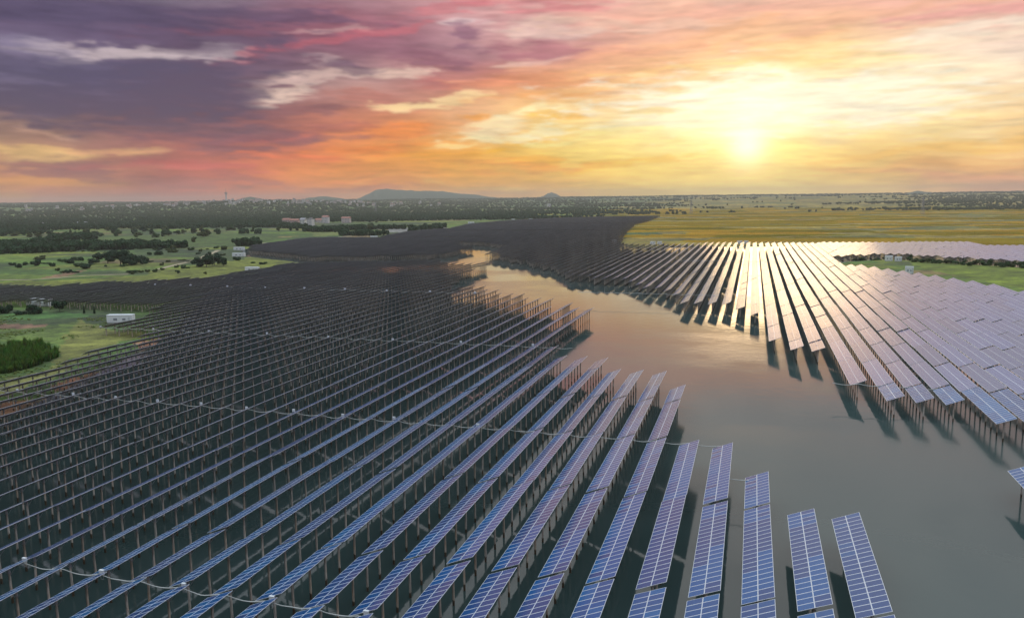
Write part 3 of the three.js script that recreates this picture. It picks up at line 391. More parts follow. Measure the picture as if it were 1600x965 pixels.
// ───────────────────────── trees ─────────────────────────
function leafCloud(blobs, count, size, s) { // small leaf-clump faces through the volume of several lobes
  seed = s; const pos = [], nor = [];
  const tot = blobs.reduce((a, b) => a + b[3] * b[4], 0);
  for (let i = 0; i < count; i++) {
    let t = rnd() * tot, b = blobs[0]; for (const k of blobs) { t -= k[3] * k[4]; if (t <= 0) { b = k; break; } }
    const th = rnd() * 6.283, cz = rr(-0.75, 1), sr = Math.sqrt(Math.max(0, 1 - cz * cz)), q = 0.62 + 0.45 * Math.sqrt(rnd()), nx = sr * Math.cos(th), ny = cz, nz = sr * Math.sin(th);
    const cx = b[0] + nx * b[3] * q, cy = b[1] + ny * b[4] * q, czz = b[2] + nz * b[3] * q, L = size * rr(0.6, 1.35);
    const n = new THREE.Vector3(nx + rr(-0.7, 0.7), ny + rr(-0.5, 0.7), nz + rr(-0.7, 0.7)).normalize(), u = new THREE.Vector3(rr(-1, 1), rr(-1, 1), rr(-1, 1)).cross(n).normalize(), v = new THREE.Vector3().crossVectors(n, u);
    const pts = [[-1, -0.5], [0.2, -0.9], [1, 0.1], [0.1, 0.9]].map(([a, c]) => [cx + (u.x * a + v.x * c) * L, cy + (u.y * a + v.y * c) * L, czz + (u.z * a + v.z * c) * L]);
    for (const k of [0, 1, 2, 0, 2, 3]) { pos.push(...pts[k]); nor.push(n.x * 0.5 + nx * 0.5, n.y * 0.5 + ny * 0.5, n.z * 0.5 + nz * 0.5); }
  }
  const g = new THREE.BufferGeometry(); g.setAttribute('position', new THREE.Float32BufferAttribute(pos, 3)); g.setAttribute('normal', new THREE.Float32BufferAttribute(nor, 3)); g.setAttribute('uv', new THREE.Float32BufferAttribute(new Float32Array(pos.length / 3 * 2), 2)); return g;
}
function core(blobs, k = 0.72) { return merge(blobs.map(([x, y, z, a, b]) => { const g = new THREE.IcosahedronGeometry(1, 1); const p = g.attributes.position; for (let i = 0; i < p.count; i++) { const q = 0.8 + 0.45 * fbm(p.getX(i) * 1.7 + x * 3 + 9, p.getY(i) * 1.7 + p.getZ(i) * 1.3 + z, 2); p.setXYZ(i, p.getX(i) * q, p.getY(i) * q, p.getZ(i) * q); } g.scale(a * k, b * k, a * k); g.translate(x, y, z); g.computeVertexNormals(); return g; })); }
const leafMats = [[0.028, 0.062, 0.022], [0.042, 0.08, 0.022], [0.022, 0.05, 0.022], [0.07, 0.088, 0.026]].map(([r, g, b]) => new THREE.MeshPhysicalMaterial({ color: rgb(r, g, b), roughness: 0.9, specularIntensity: 0.3, side: THREE.DoubleSide, transmission: 0.25, thickness: 0 }));
const barkMat = std(0.09, 0.07, 0.055, 0.95);
function lobes(s, wide, tall, base) { seed = s; const out = []; const k = 5 + Math.floor(rnd() * 4); for (let i = 0; i < k; i++) { const a = rnd() * 6.283, q = Math.sqrt(rnd()) * wide * 0.55, y = base + rr(0.15, 0.8) * tall; out.push([Math.cos(a) * q, y, Math.sin(a) * q, wide * rr(0.3, 0.52), tall * rr(0.2, 0.34)]); } return out; }
const variants = { tree: [], bush: [], conifer: [] };
for (let i = 0; i < 5; i++) { const b = lobes(100 + i * 7, 1, 1.3, 0.02); variants.tree.push([mergeGeometries([leafCloud(b, 620, 0.085, 200 + i), core(b)]), b]); }
for (let i = 0; i < 4; i++) { const b = lobes(300 + i * 7, 1.15, 0.75, -0.05); variants.bush.push([mergeGeometries([leafCloud(b, 560, 0.085, 400 + i), core(b)]), b]); }
for (let i = 0; i < 2; i++) { const b = []; for (let k = 0; k < 6; k++) b.push([0, 0.25 + k * 0.22, 0, 0.46 - k * 0.068, 0.16]); variants.conifer.push([mergeGeometries([leafCloud(b, 480, 0.07, 500 + i), core(b, 0.6)]), b]); }
function trunkGeo(b) { const list = [new THREE.CylinderGeometry(0.028, 0.05, 0.75, 7).translate(0, 0.3, 0)]; for (const [x, y, z] of b.slice(0, 5)) { const g = bar([0, 0.35, 0], [x * 0.8, Math.max(0.45, y), z * 0.8], 0.024); list.push(g); } return merge(list); }
const trunks = { tree: variants.tree.map(([, b]) => trunkGeo(b)), bush: variants.bush.map(([, b]) => merge(b.slice(0, 4).map(([x, y, z]) => bar([x * 0.2, -0.1, z * 0.2], [x, Math.max(0.1, y), z], 0.03)))), conifer: variants.conifer.map(() => merge([new THREE.CylinderGeometry(0.01, 0.045, 1.4, 7).translate(0, 0.65, 0)])) };
function tree(name, kind, x, z, w, h, label, group, mi) {
  const i = Math.floor(hash(Math.round(x * 3), Math.round(z * 3)) * variants[kind].length), t = thing(name, label, kind === 'bush' ? 'bush' : 'tree', x, groundY(x, z) - 0.1, z, hash(Math.round(x), Math.round(z)) * 6.28, group), m = leafMats[mi ?? Math.floor(hash(Math.round(x) + 7, Math.round(z)) * 4)];
  part('trunk', trunks[kind][i], barkMat, t); part(kind === 'bush' ? 'foliage' : 'crown', variants[kind][i][0], m, t); const ky = kind === 'bush' ? 0.95 : kind === 'tree' ? 1.5 : 1.55; t.scale.set(w / 2.1, h / ky, w / 2.1); return t;
}
// px foot, width px, height px
function treeAt(name, kind, px, py, wpx, hpx, label, group, mi) { const [x, z] = onLevel(px, py, 1), k = project(x, 1, z)[2] / FPX; return tree(name, kind, x, z, wpx * k, hpx * k, label, group, mi); }
// the two dark clumps on the bank
for (const [x, y, w, h] of [[168, 411, 34, 20], [188, 414, 40, 26], [206, 414, 36, 24], [222, 411, 26, 16], [150, 408, 24, 14], [178, 404, 30, 20]]) treeAt('bank_tree', 'tree', x, y, w, h, 'dark round tree in the broad thicket on the green bank by the track', 'thicket on the green bank', 2);
for (const [x, y, w, h] of [[309, 416, 24, 18], [322, 417, 32, 22], [335, 414, 24, 18], [349, 415, 20, 14], [340, 404, 18, 10]]) treeAt('bank_tree', 'tree', x, y, w, h, 'dark rounded tree in the tight clump beside the climbing dirt track', 'clump beside the dirt track', 2);
for (const [x, y, w, h] of [[136, 419, 22, 10], [146, 412, 20, 12], [127, 416, 24, 8], [82, 416, 12, 9], [56, 415, 18, 12], [28, 418, 14, 9], [40, 414, 12, 7], [20, 414, 14, 6], [110, 411, 18, 9], [96, 409, 16, 7], [64, 405, 22, 8], [120, 407, 18, 8]]) treeAt('bush', 'bush', x, y, w, h, 'low dark bush in the green fields near the broad thicket', 'bushes near the broad thicket');
for (const [x, y, w, h] of [[62, 393, 24, 6], [84, 392, 26, 7], [100, 391, 20, 6], [128, 384, 14, 8], [38, 381, 12, 8], [14, 384, 8, 6], [246, 398, 22, 9], [232, 398, 12, 6], [268, 394, 20, 9], [302, 378, 10, 10], [304, 374, 6, 6], [160, 388, 8, 3], [172, 389, 8, 4], [200, 380, 6, 4], [208, 379, 6, 3], [270, 389, 14, 8], [298, 391, 12, 7], [312, 393, 8, 6], [350, 390, 16, 8], [338, 388, 10, 5], [370, 407, 14, 9]]) treeAt('bush', 'bush', x, y, w, h, 'small field bush scattered across the green plain behind the thickets', 'scattered field bushes');
for (const [x, y, w, h] of [[208, 428, 9, 6], [220, 426, 10, 6], [230, 425, 9, 6], [242, 425, 9, 7], [252, 422, 10, 5], [276, 418, 9, 6], [286, 417, 9, 5]]) treeAt('shrub', 'bush', x, y, w, h, 'brownish shrub in the line edging the dirt track', 'shrubs edging the dirt track', 3);
for (const [x, y, w, h] of [[8, 489, 24, 18], [-14, 488, 22, 18]]) treeAt('bush', 'bush', x, y, w, h, 'dark bush standing at the corner of the near field before the panel strip', 'bushes by the near field', 2);
treeAt('bush', 'bush', 30, 491, 24, 8, 'low wide bush between white container and near field', null, 2); treeAt('pond_tree', 'tree', 53, 490, 26, 18, 'spreading tree standing before the white container behind the near field', null, 2); treeAt('pond_tree', 'tree', 93, 487, 26, 20, 'dense dark tree standing beside the white container, closest to the two firs', null, 2);
for (const [x, y, w, h] of [[131, 490, 9, 13], [147, 490, 9, 12]]) treeAt('fir_tree', 'conifer', x, y, w, h, 'small pointed fir standing in a pair on the near field edge', 'pair of small firs', 2);
seed = 61; for (let i = 0, k = 0; i < 400 && k < 80; i++) { const x = rr(-10, 420), y = rr(374, 428); const [gx, gz] = onLevel(x, y, 1); if (shore(gx, gz) < 14 || fbm(gx * 0.012, gz * 0.03, 3) < 0.5) continue; k++; tree('field_shrub', 'bush', gx, gz, rr(3, 9), rr(1.5, 4), 'little shrub dotted over the green fields between the dark bushes', 'little field shrubs'); }
// tree line on the meadow at the far bank of the pale block
seed = 77; for (let x = 1332; x < 1605; x += 7 + rnd() * 5) { const t = (x - 1332) / 273, y = 403 + t * 17 + rr(-1.5, 1), h = x < 1390 ? rr(4, 7) : rr(6, 12); if (x > 1384 && x < 1412) continue; treeAt('hedge_tree', 'tree', x, y, rr(12, 20), h, 'brownish tree in the hedge line along the bright green meadow', 'hedge line of the meadow', rnd() < 0.5 ? 3 : 1); }
treeAt('poplar_tree', 'conifer', 1506, 411, 4, 15, 'slim upright tree standing above the meadow hedge line', null, 2);
// woods round the village: individual trees
seed = 91; let made = 0;
for (let i = 0; i < 900 && made < 150; i++) {
  const px = rr(-10, 600), py = 338 + rr(0, 34) + 0, lim = 372 - Math.max(0, px - 380) * 0.03; if (py > lim) continue; const dens = fbm(px * 0.02 + 5, py * 0.12, 3); if (dens < 0.46) continue; if (px > 425 && px < 560 && py < 359) continue; if (px > 470 && py > 361) continue;
  const [x, z] = onLevel(px, py, 1); if (shore(x, z) < 6) continue; made++; tree('wood_tree', 'tree', x, z, rr(10, 19), rr(7, 13), px < 280 ? 'broad tree in the dark woods bordering the green fields' : 'broad tree in the woods round the pinkish village houses', px < 280 ? 'woods bordering the fields' : 'woods round the village');
}
// far woods as one mass
{
  seed = 2024; const b = lobes(900, 1, 0.95, 0.1), geo = mergeGeometries([leafCloud(b, 120, 0.2, 901), core(b, 0.9)]), M = [], ms = [[], [], []];
  const m = new THREE.Matrix4(), q = new THREE.Quaternion(), Y = new THREE.Vector3(0, 1, 0);
  for (let i = 0; i < 60000; i++) {
    const az = rr(-55, 21), r = Math.exp(rr(Math.log(1000), Math.log(11500))), x = r * Math.sin(az * DEG), z = -r * Math.cos(az * DEG); if (r < 2500 && shore(x, z) < 12) continue;
    const right = sst(-20, 0, az), belt = fbm(x * 0.0016 + 3, z * 0.0032, 4), fine = fbm(x * 0.011, z * 0.02 + 5, 3), need = 0.455 + right * 0.18 * (1 - sst(6500, 9500, r) * 0.9) * (1 - sst(4, 14, az) * sst(2300, 3600, r) * 0.8) + right * 0.11 * (1 - sst(2000, 3400, r)) + right * 0.2 * (1 - sst(1300, 1700, r));
    if (belt * 0.6 + fine * 0.4 < need) continue;
    const s = rr(8, 15) * (r > 2500 ? 1 + (r - 2500) / 6500 : 1), hh = rr(7, 12) * (r > 6000 ? 1.25 : 1); q.setFromAxisAngle(Y, rnd() * 6.28); m.compose(new THREE.Vector3(x, groundY(x, z) - 0.5, z), q, new THREE.Vector3(s / 2, hh / 1.1, s / 2)); if (Math.abs(az + 22) < 9.5 && Math.abs(r - 1900) < 420 && az < -13.5 && az > -31.5 && r > 1550 && r < 2150) continue; ms[rnd() < sst(0.15, 0.75, right) ? 1 : rnd() < sst(2600, 3800, r) ? 2 : 0].push(m.clone());
  }
  const far = [leafMats[0], leafMats[3], leafMats[1]];
  const names = ['woodland', 'plain_woodland', 'horizon_woodland'], labels = ['dark green woodland beyond the fields round the village', 'scrub and tree clumps on the glow tinted plain under the sun', 'far woodland belts reaching to the horizon'];
  ms.forEach((list, k) => { const im = new THREE.InstancedMesh(geo, far[k], list.length); im.name = names[k]; list.forEach((mm, i) => im.setMatrixAt(i, mm)); scene.add(im); tag(im, labels[k], 'woodland', null, 'stuff'); });
  console.log('woods', ms.map((l) => l.length));
}
// tall grass on the plain, the sun's golden glow painted into its colour, thin blades that let the low sun through
{
  seed = 555; const pos = [], nor = []; for (let i = 0; i < 46; i++) { const x = rr(-1, 1), z = rr(-1, 1), h = rr(0.45, 1) * (1 - 0.35 * (x * x + z * z)), a = rr(-0.9, 0.9), w = rr(0.03, 0.07), dx = Math.cos(a) * w, dz = Math.sin(a) * w, lx = rr(-0.12, 0.12), lz = rr(-0.12, 0.12); pos.push(x - dx, 0, z - dz, x + dx, 0, z + dz, x + lx, h, z + lz); for (let k = 0; k < 3; k++) nor.push(-Math.sin(a), 0.1, Math.cos(a)); }
  const g = new THREE.BufferGeometry(); g.setAttribute('position', new THREE.Float32BufferAttribute(pos, 3)); g.setAttribute('normal', new THREE.Float32BufferAttribute(nor, 3));
  const list = [], m = new THREE.Matrix4(), q = new THREE.Quaternion(), Y = new THREE.Vector3(0, 1, 0), cols = [], c = new THREE.Color();
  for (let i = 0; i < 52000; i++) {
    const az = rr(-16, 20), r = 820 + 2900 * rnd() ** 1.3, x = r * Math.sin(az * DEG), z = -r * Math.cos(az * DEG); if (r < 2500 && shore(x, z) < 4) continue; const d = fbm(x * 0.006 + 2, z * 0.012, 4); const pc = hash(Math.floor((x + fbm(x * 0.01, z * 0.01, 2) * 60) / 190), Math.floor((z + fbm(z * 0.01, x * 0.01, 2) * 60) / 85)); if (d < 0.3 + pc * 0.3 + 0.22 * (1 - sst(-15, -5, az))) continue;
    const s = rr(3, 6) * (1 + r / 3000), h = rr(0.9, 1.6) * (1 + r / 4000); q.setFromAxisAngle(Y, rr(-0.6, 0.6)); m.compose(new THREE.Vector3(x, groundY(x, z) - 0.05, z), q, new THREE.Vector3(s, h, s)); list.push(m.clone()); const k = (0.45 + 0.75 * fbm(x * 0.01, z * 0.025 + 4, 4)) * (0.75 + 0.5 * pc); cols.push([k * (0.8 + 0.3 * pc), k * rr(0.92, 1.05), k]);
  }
  const im = new THREE.InstancedMesh(g, new THREE.MeshPhysicalMaterial({ color: rgb(0.78, 0.54, 0.08), roughness: 0.95, specularIntensity: 0.2, side: THREE.DoubleSide, transmission: 0.6, thickness: 0 }), list.length); im.name = 'glow_tinted_grass'; list.forEach((mm, i) => { im.setMatrixAt(i, mm); im.setColorAt(i, c.setRGB(...cols[i])); }); scene.add(im); tag(im, 'tall grass painted golden with the sun glow covering the plain', 'grass', null, 'stuff'); console.log('grass', list.length);
}
// reeds at the near bank
{
  seed = 808; const pos = [], nor = []; for (let i = 0; i < 26; i++) { const a = rnd() * 6.28, x = rr(-0.3, 0.3), z = rr(-0.3, 0.3), h = rr(1.4, 3), bend = rr(0.2, 0.9), w = rr(0.05, 0.1), dx = -Math.sin(a) * w, dz = Math.cos(a) * w, ex = x + Math.cos(a) * bend, ez = z + Math.sin(a) * bend, mx = x + Math.cos(a) * bend * 0.35, mz = z + Math.sin(a) * bend * 0.35; pos.push(x - dx, 0, z - dz, x + dx, 0, z + dz, mx + dx, h * 0.65, mz + dz, x - dx, 0, z - dz, mx + dx, h * 0.65, mz + dz, mx - dx, h * 0.65, mz - dz, mx - dx, h * 0.65, mz - dz, mx + dx, h * 0.65, mz + dz, ex, h, ez); for (let k = 0; k < 9; k++) nor.push(Math.cos(a) * 0.8, 0.6, Math.sin(a) * 0.8); }
  const g = new THREE.BufferGeometry(); g.setAttribute('position', new THREE.Float32BufferAttribute(pos, 3)); g.setAttribute('normal', new THREE.Float32BufferAttribute(nor, 3));
  const rc = [], poly = px2([[-160, 560], [-60, 540], [0, 541], [60, 540], [92, 549], [88, 560], [50, 574], [0, 588], [-160, 640]]), xs = poly.map((p) => p[0]), zs = poly.map((p) => p[1]), list = [], m = new THREE.Matrix4(), q = new THREE.Quaternion(), Y = new THREE.Vector3(0, 1, 0);
  for (let i = 0; i < 9000; i++) { const x = rr(Math.min(...xs), Math.max(...xs)), z = rr(Math.min(...zs), Math.max(...zs)); if (!inside(poly, x, z)) continue; const s = rr(0.8, 1.4), pt = fbm(x * 0.09, z * 0.09, 3); if (pt < 0.36) continue; q.setFromAxisAngle(Y, rnd() * 6.28); m.compose(new THREE.Vector3(x, groundY(x, z) - 0.05, z), q, new THREE.Vector3(s, s * rr(0.5, 1.3) * (0.35 + 1.1 * pt), s)); list.push(m.clone()); rc.push([0.7 + 0.9 * rnd(), 0.8 + 0.5 * rnd(), 0.8]); }
  const im = new THREE.InstancedMesh(g, new THREE.MeshPhysicalMaterial({ color: rgb(0.1, 0.2, 0.035), roughness: 0.95, specularIntensity: 0.1, side: THREE.DoubleSide, transmission: 0.3, thickness: 0 }), list.length); im.name = 'reed_bed'; const rcol = new THREE.Color(); list.forEach((mm, i) => { im.setMatrixAt(i, mm); im.setColorAt(i, rcol.setRGB(...rc[i])); }); scene.add(im); tag(im, 'bed of tall green reeds on the near bank by the first rows', 'reeds', null, 'stuff');
  // grass tufts over the near bank
  const bank = px2([[-80, 478], [120, 476], [232, 482], [240, 520], [120, 570], [0, 606], [-80, 640]]), bx = bank.map((p) => p[0]), bz = bank.map((p) => p[1]), l2 = [], cols = []; for (let i = 0; i < 12000; i++) { const x = rr(Math.min(...bx), Math.max(...bx)), z = rr(Math.min(...bz), Math.max(...bz)); if (!inside(bank, x, z) || inside(poly, x, z) || shore(x, z) < 1) continue; if (fbm(x * 0.05, z * 0.05, 3) < 0.5) continue; const s = rr(0.5, 1.2); q.setFromAxisAngle(Y, rnd() * 6.28); m.compose(new THREE.Vector3(x, groundY(x, z) - 0.05, z), q, new THREE.Vector3(s, s * rr(0.1, 0.24), s)); l2.push(m.clone()); const k = 0.7 + 0.7 * fbm(x * 0.04 + 9, z * 0.04, 3); cols.push([k * rr(0.9, 1.3), k, k]); }
  const im2 = new THREE.InstancedMesh(g, new THREE.MeshPhysicalMaterial({ color: rgb(0.15, 0.2, 0.045), roughness: 0.95, specularIntensity: 0.1, side: THREE.DoubleSide, transmission: 0.3, thickness: 0 }), l2.length); im2.name = 'meadow_grass'; const c = new THREE.Color(); l2.forEach((mm, i) => { im2.setMatrixAt(i, mm); im2.setColorAt(i, c.setRGB(...cols[i])); }); scene.add(im2); tag(im2, 'loose pale green grass on the near bank', 'grass', null, 'stuff');
}

// ───────────────────────── containers, houses, town, pylons, hills ─────────────────────────
const whiteMat = std(0.78, 0.77, 0.75, 0.5), roofWhite = std(0.7, 0.7, 0.7, 0.6), ventMat = std(0.25, 0.26, 0.28, 0.6);
function container(px, py, wpx, label, turn = 0, hk = 1) {
  const [x, z] = onLevel(px, py, 1), k = project(x, 1, z)[2] / FPX, L = Math.max(5, Math.min(14, wpx * k)), h = 3.1 * hk, d = 2.8, t = thing('inverter_container', label, 'container', x, groundY(x, z), z, turn, 'white inverter containers');
  part('plinth', box(L * 0.98, 0.9, d * 0.94, 0, 0, 0), std(0.4, 0.39, 0.37, 0.9), t);
  const body = part('body', box(L, h, d, 0, 0.45 + h / 2, 0), whiteMat, t); const ribs = []; for (let i = 0; i < Math.floor(L / 0.8); i++) ribs.push(box(0.16, h - 0.3, 0.06, -L / 2 + 0.4 + i * 0.8, 0.45 + h / 2, d / 2 + 0.03)); part('ribs', merge(ribs), whiteMat, body);
  part('roof', box(L + 0.2, 0.14, d + 0.2, 0, 0.45 + h + 0.07, 0), roofWhite, t); part('vent', box(L * 0.14, h * 0.3, 0.08, -L * 0.16, 0.45 + h * 0.45, d / 2 + 0.07), ventMat, t); part('vent', box(L * 0.12, h * 0.26, 0.08, L * 0.18, 0.45 + h * 0.45, d / 2 + 0.07), ventMat, t); part('door', box(0.9, h * 0.72, 0.07, L * 0.38, 0.45 + h * 0.38, d / 2 + 0.07), boxMat, t); return t;
}
container(189, 505, 40, 'white container with grey vents at the tip of the near grassy bank', 0.28);
container(70, 479, 22, 'white container behind the trees at the near field', 0.05); container(50, 478, 14, 'short white container half hidden by the spreading tree', 0.05);
container(373.5, 390, 18, 'white container at the corner of the distant dark panels, farther of two', 0.05); container(373, 401, 21, 'white container at the corner of the distant dark panels, closer to the bushes', 0.05); container(394, 424.5, 22, 'white container on the yellow green strip at the edge of the dark rows', 0.1);
container(467, 377, 13, 'small white container on the track along the distant panels', 0.1, 0.8); container(584, 372, 11, 'white container on the bare orange soil beyond the distant panels', 0.1);
container(736, 349.5, 16, 'long white container at the edge of the farthest panel field', 0, 1.4);
for (const [x, y] of [[802, 345], [829, 344], [856, 343.5], [884, 342.5], [894, 342.5], [906, 342], [934, 341.5], [948, 341]]) container(x, y, 5, 'tiny white container in the row along the farthest panels', 0.1, 1.5);
container(960.5, 378, 7, 'white container alone at the corner of the golden grass', 0.2, 1.3); container(1020, 382.5, 8, 'white container in the pair at the head of the slanting rows, longer one', 0.05); container(1031, 382.5, 7, 'white container in the pair at the head of the slanting rows, shorter one', 0.05);
container(1156, 381.5, 8, 'white container at the head of the straight rows, longer of two', 0.05); container(1166, 381.5, 7, 'white container at the head of the straight rows, shorter of two', 0.05); container(1389, 408.5, 11, 'white container in the gap of the meadow hedge, taller of two', -0.1, 1.2); container(1404, 409, 10, 'white container in the gap of the meadow hedge, lower of two', -0.1); container(1421, 428, 12, 'white container at the meadow corner against the pale panels', -0.15, 1.4);

const wallMats = [[0.62, 0.5, 0.46], [0.7, 0.66, 0.62], [0.55, 0.36, 0.31], [0.66, 0.6, 0.58]].map(([r, g, b]) => std(r, g, b, 0.85)), tileRoof = std(0.36, 0.16, 0.12, 0.85), greyRoof = std(0.33, 0.3, 0.3, 0.85), paneMat = std(0.05, 0.06, 0.08, 0.15), doorMat = std(0.16, 0.1, 0.07, 0.7), woodMat = std(0.8, 0.8, 0.78, 0.6);
function gable(w, d, h, over = 0.5) { const s = new THREE.Shape([new THREE.Vector2(-d / 2 - over, 0), new THREE.Vector2(d / 2 + over, 0), new THREE.Vector2(0, h)]); return new THREE.ExtrudeGeometry(s, { depth: w + 2 * over, bevelEnabled: false }).translate(0, 0, -(w / 2 + over)).rotateY(Math.PI / 2); }
function house(px, py, w, d, floors, wm, rm, label, turn, flat) {
  const [x, z] = onLevel(px, py, 1), h = floors * 3.2, t = thing('house', label, 'house', x, groundY(x, z) - 0.2, z, turn, 'village houses');
  const wall = part('wall', box(w, h, d, 0, h / 2, 0), wallMats[wm], t); const roof = flat ? part('roof', merge([box(w + 0.6, 0.35, d + 0.6, 0, h + 0.175, 0), box(w * 0.3, 2.2, d * 0.5, w * 0.2, h + 1.4, 0)]), greyRoof, t) : part('roof', gable(w, d, Math.min(3.4, d * 0.34)).translate(0, h, 0), rm ? greyRoof : tileRoof, t);
  if (!flat) part('chimney', box(0.8, 2, 0.8, w * 0.28, h + 2.4, d * 0.12), wallMats[1], roof);
  t.scale.setScalar(1.2); const n = Math.max(3, Math.round(w / 3.6)); for (let f = 0; f < floors; f++) for (let i = 0; i < n; i++) { const wx0 = -w / 2 + (i + 0.5) * w / n, wy = f * 3.2 + 1.9; if (f === 0 && i === 1) { part('door', box(1.2, 2.3, 0.12, wx0, 1.15, d / 2 + 0.04), doorMat, t); continue; } const fr = part('window', box(1.7, 1.7, 0.1, wx0, wy, d / 2 + 0.04), woodMat, t); part('pane', box(1.4, 1.4, 0.06, wx0, wy, d / 2 + 0.1), paneMat, fr); }
  return t;
}
house(448, 351, 15, 10, 3, 2, 0, 'reddish village house with tiled roof at the end of the cluster', 0.2); house(461, 352, 17, 10, 3, 2, 0, 'broad reddish village house joined to the pale tall house', 0.1);
house(474, 354, 9, 10, 4, 1, 1, 'narrow pale village house with grey gable beside the reddish ones', 0.15); house(484, 353, 14, 11, 4, 3, 1, 'tall pinkish white village house, tallest of the cluster', 0.05, true);
house(499, 348, 15, 10, 2, 0, 0, 'low pink village house with tiled roof behind the dark trees', 0.3); house(509, 348.5, 13, 10, 4, 3, 0, 'tall pink village house with tiled roof above the low one', 0.1); house(541, 348, 18, 10, 3, 0, 0, 'pink village house with red roof standing apart from the cluster', 0.15);
house(522, 357.5, 15, 8, 1, 1, 1, 'long low white shed at the village edge', 0.05, true); house(537, 357, 12, 8, 1, 1, 1, 'short low white shed at the village edge', 0.1, true);
house(128, 351, 24, 10, 1, 3, 1, 'long low pale farm building alone among dark woods', 0.05); house(62, 352, 14, 9, 1, 1, 1, 'small pale farm hut standing alone in dark woods', 0.1);
// the town on its rise
{
  seed = 4321; const protoT = [];
  for (let i = 0; i < 5; i++) { const g = new THREE.Group(), w = rr(14, 26), h = rr(9, 22), d = rr(10, 16); part('wall', box(w, h, d, 0, h / 2, 0), wallMats[[1, 3, 0, 1, 3][i]], g); part('roof', i % 2 ? gable(w, d, 4).translate(0, h, 0) : merge([box(w + 0.8, 0.6, d + 0.8, 0, h + 0.3, 0), box(w * 0.3, 3, d * 0.5, w * 0.15, h + 2.1, 0)]), i % 2 ? tileRoof : greyRoof, g); const fl = Math.max(2, Math.floor(h / 4.5)); for (let f = 0; f < fl; f++) part('window_row', box(w * 0.86, 1.6, 0.3, 0, 2.6 + f * 4.3, d / 2 + 0.05), paneMat, g); g.name = 'town_building'; protoT.push(g); }
  for (let i = 0; i < 147; i++) {
    const az = i < 140 ? -34 + (rnd() + rnd() + rnd() - 1.5) * 12 : rr(-52, -14), r = i < 140 ? rr(4600, 6300) : rr(4200, 6500), x = r * Math.sin(az * DEG), z = -r * Math.cos(az * DEG), o = protoT[i % 5].clone(); o.name = numbered('town_building'); o.position.set(x, groundY(x, z) + rr(3, 9), z); o.rotation.y = -az * DEG + rr(-0.5, 0.5); o.scale.set(rr(0.6, 1.2), rr(0.45, 0.85), 1); part('basement', box(20, 14, 14, 0, -7, 0), wallMats[0], o); scene.add(o);
    tag(o, i < 140 ? 'pale building in the hazy town on the rise at the horizon' : 'pale building scattered outside the hazy town near the horizon', 'building', i < 140 ? 'town on the rise' : 'buildings outside the town');
  }
  const az = azel(353, 310)[0], r = 5400, x = r * Math.sin(az * DEG), z = -r * Math.cos(az * DEG), tw = thing('water_tower', 'tall slim tower rising above the hazy town', 'tower', x, groundY(x, z), z); part('shaft', new THREE.CylinderGeometry(4, 6, 52, 12).translate(0, 26, 0), wallMats[3], tw); part('head', new THREE.CylinderGeometry(10, 6, 12, 14).translate(0, 56, 0), wallMats[0], tw); part('mast', new THREE.CylinderGeometry(0.8, 1.2, 26, 6).translate(0, 74, 0), greyRoof, tw);
}
// pylons
function pylon(px, py, h, label) {
  const [x, z] = onLevel(px, py, 1), t = thing('pylon', label, 'pylon', x, groundY(x, z), z, 0.3, 'power pylons on the plain'), B = h * 0.1, legs = [], T = 0.5;
  for (const [sx, sz] of [[-1, -1], [1, -1], [1, 1], [-1, 1]]) part('leg', bar([sx * B, 0, sz * B], [sx * 0.6, h, sz * 0.6], T), greyRoof, t);
  for (let k = 0; k < 6; k++) { const y = h * k / 6, y2 = h * (k + 1) / 6, w = B + (0.6 - B) * k / 6, w2 = B + (0.6 - B) * (k + 1) / 6; for (const s of [-1, 1]) legs.push(bar([-w, y, s * w], [w2, y2, s * w2], T * 0.6), bar([w, y, s * w], [-w2, y2, s * w2], T * 0.6)); }
  part('bracing', merge(legs), greyRoof, t); for (const [yy, w] of [[0.7, 0.2], [0.82, 0.16], [0.93, 0.12]]) part('arm', merge([bar([-h * w, h * yy, 0], [h * w, h * yy, 0], T), bar([-h * w, h * yy, 0], [0, h * (yy + 0.05), 0], T * 0.6), bar([h * w, h * yy, 0], [0, h * (yy + 0.05), 0], T * 0.6)]), greyRoof, t); return t;
}
pylon(587, 335, 46, 'lattice pylon standing among trees below the blue mountain'); pylon(853, 330, 44, 'lattice pylon on the plain below the small cone hill'); pylon(1080, 335, 44, 'lattice pylon on the golden plain near the sun'); pylon(1442, 335, 46, 'lattice pylon on the plain below the low wooded knoll');
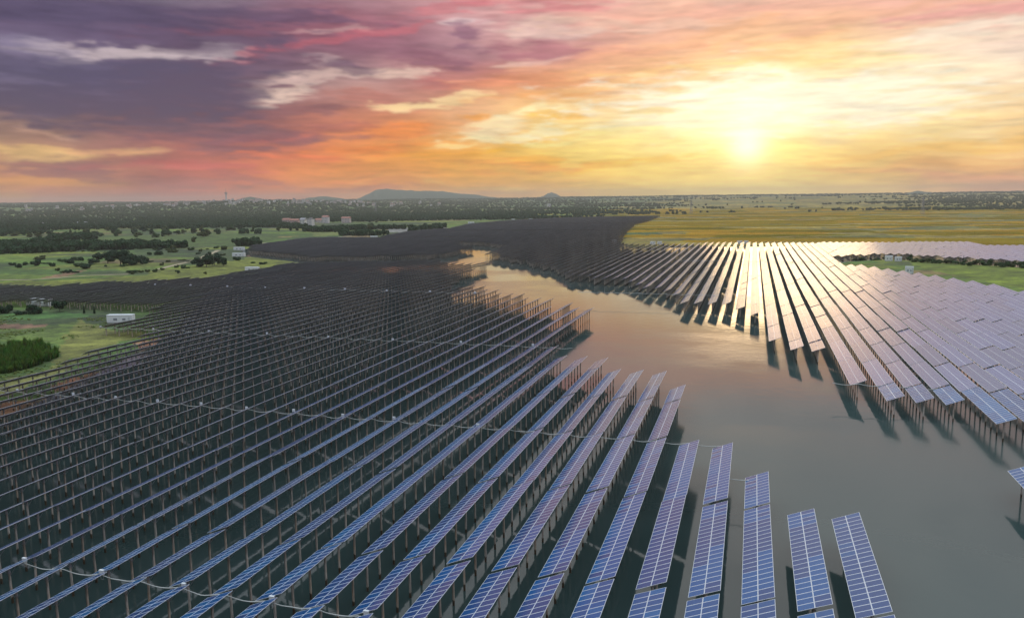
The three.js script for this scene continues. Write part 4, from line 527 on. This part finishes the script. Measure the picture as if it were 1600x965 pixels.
// hills on the horizon: ridge profiles given as directions, set at a distance
function hill(pts, r, depth, mat, label) {
  const N = 90, M = 18, pos = [], idx = []; const P = pts.map(([px, py]) => azel(px, py)); const a0 = P[0][0], a1 = P[P.length - 1][0];
  for (let j = 0; j <= M; j++) for (let i = 0; i <= N; i++) {
    const az = a0 + (a1 - a0) * i / N; let k = 0; while (k < P.length - 2 && az > P[k + 1][0]) k++; const t = (az - P[k][0]) / (P[k + 1][0] - P[k][0]), el = P[k][1] + (P[k + 1][1] - P[k][1]) * (t * t * (3 - 2 * t) * 0.5 + t * 0.5);
    const top = EYE + Math.tan(el * DEG) * r, s = (j / M) * 2 - 1, rad = r + s * depth, prof = Math.pow(Math.max(0, 1 - s * s), 0.8), rough = (fbm(az * 3.1 + 40, s * 2.4 + 9, 4) - 0.5) * (top - 20) * 0.22 * (1 - Math.exp(-((s) ** 2) * 30) * 0.6), x = rad * Math.sin(az * DEG), z = -rad * Math.cos(az * DEG);
    pos.push(x, 20 + (top - 20) * prof + rough * prof, z); if (i < N && j < M) { const o = j * (N + 1) + i; idx.push(o, o + 1, o + N + 1, o + 1, o + N + 2, o + N + 1); }
  }
  const g = new THREE.BufferGeometry(); g.setAttribute('position', new THREE.Float32BufferAttribute(pos, 3)); g.setIndex(idx); g.computeVertexNormals(); const m = topMesh('hill', g, mat); return tag(m, label, null, null, 'structure');
}
const hillMat = std(0.055, 0.075, 0.04, 0.95, { side: THREE.DoubleSide });
hill([[545, 316], [562, 309], [575, 303], [588, 296.5], [602, 294.5], [616, 296.5], [640, 297.5], [660, 298.5], [676, 298], [692, 299], [712, 301.5], [740, 304], [770, 308], [800, 312]], 9800, 900, hillMat, 'blue flat-topped mountain on the horizon');
hill([[835, 311], [848, 306.5], [856, 302], [862, 300.5], [868, 302], [876, 306.5], [890, 311]], 10200, 500, hillMat, 'small cone shaped hill on the horizon');
hill([[365, 316], [380, 309], [392, 307.5], [404, 309.5], [420, 314]], 7600, 350, hillMat, 'low round knoll behind the town'); hill([[460, 318], [480, 309], [505, 306.5], [530, 309], [560, 316]], 8800, 450, hillMat, 'low wooded rise beside the town');
hill([[1405, 306], [1422, 300.5], [1436, 298], [1452, 300], [1475, 304], [1500, 306]], 9000, 450, hillMat, 'low wooded knoll on the horizon beyond the plain'); hill([[1510, 305], [1530, 301], [1548, 302], [1580, 303.5], [1640, 306]], 9300, 450, hillMat, 'long low rise on the horizon beyond the meadow');

scene.fog = new THREE.FogExp2(rgb(0.95, 0.84, 0.72), 0.000075);
scene.traverse((o) => { if (o.isMesh) { o.castShadow = true; o.receiveShadow = true; } });
renderer.render(scene, camera);
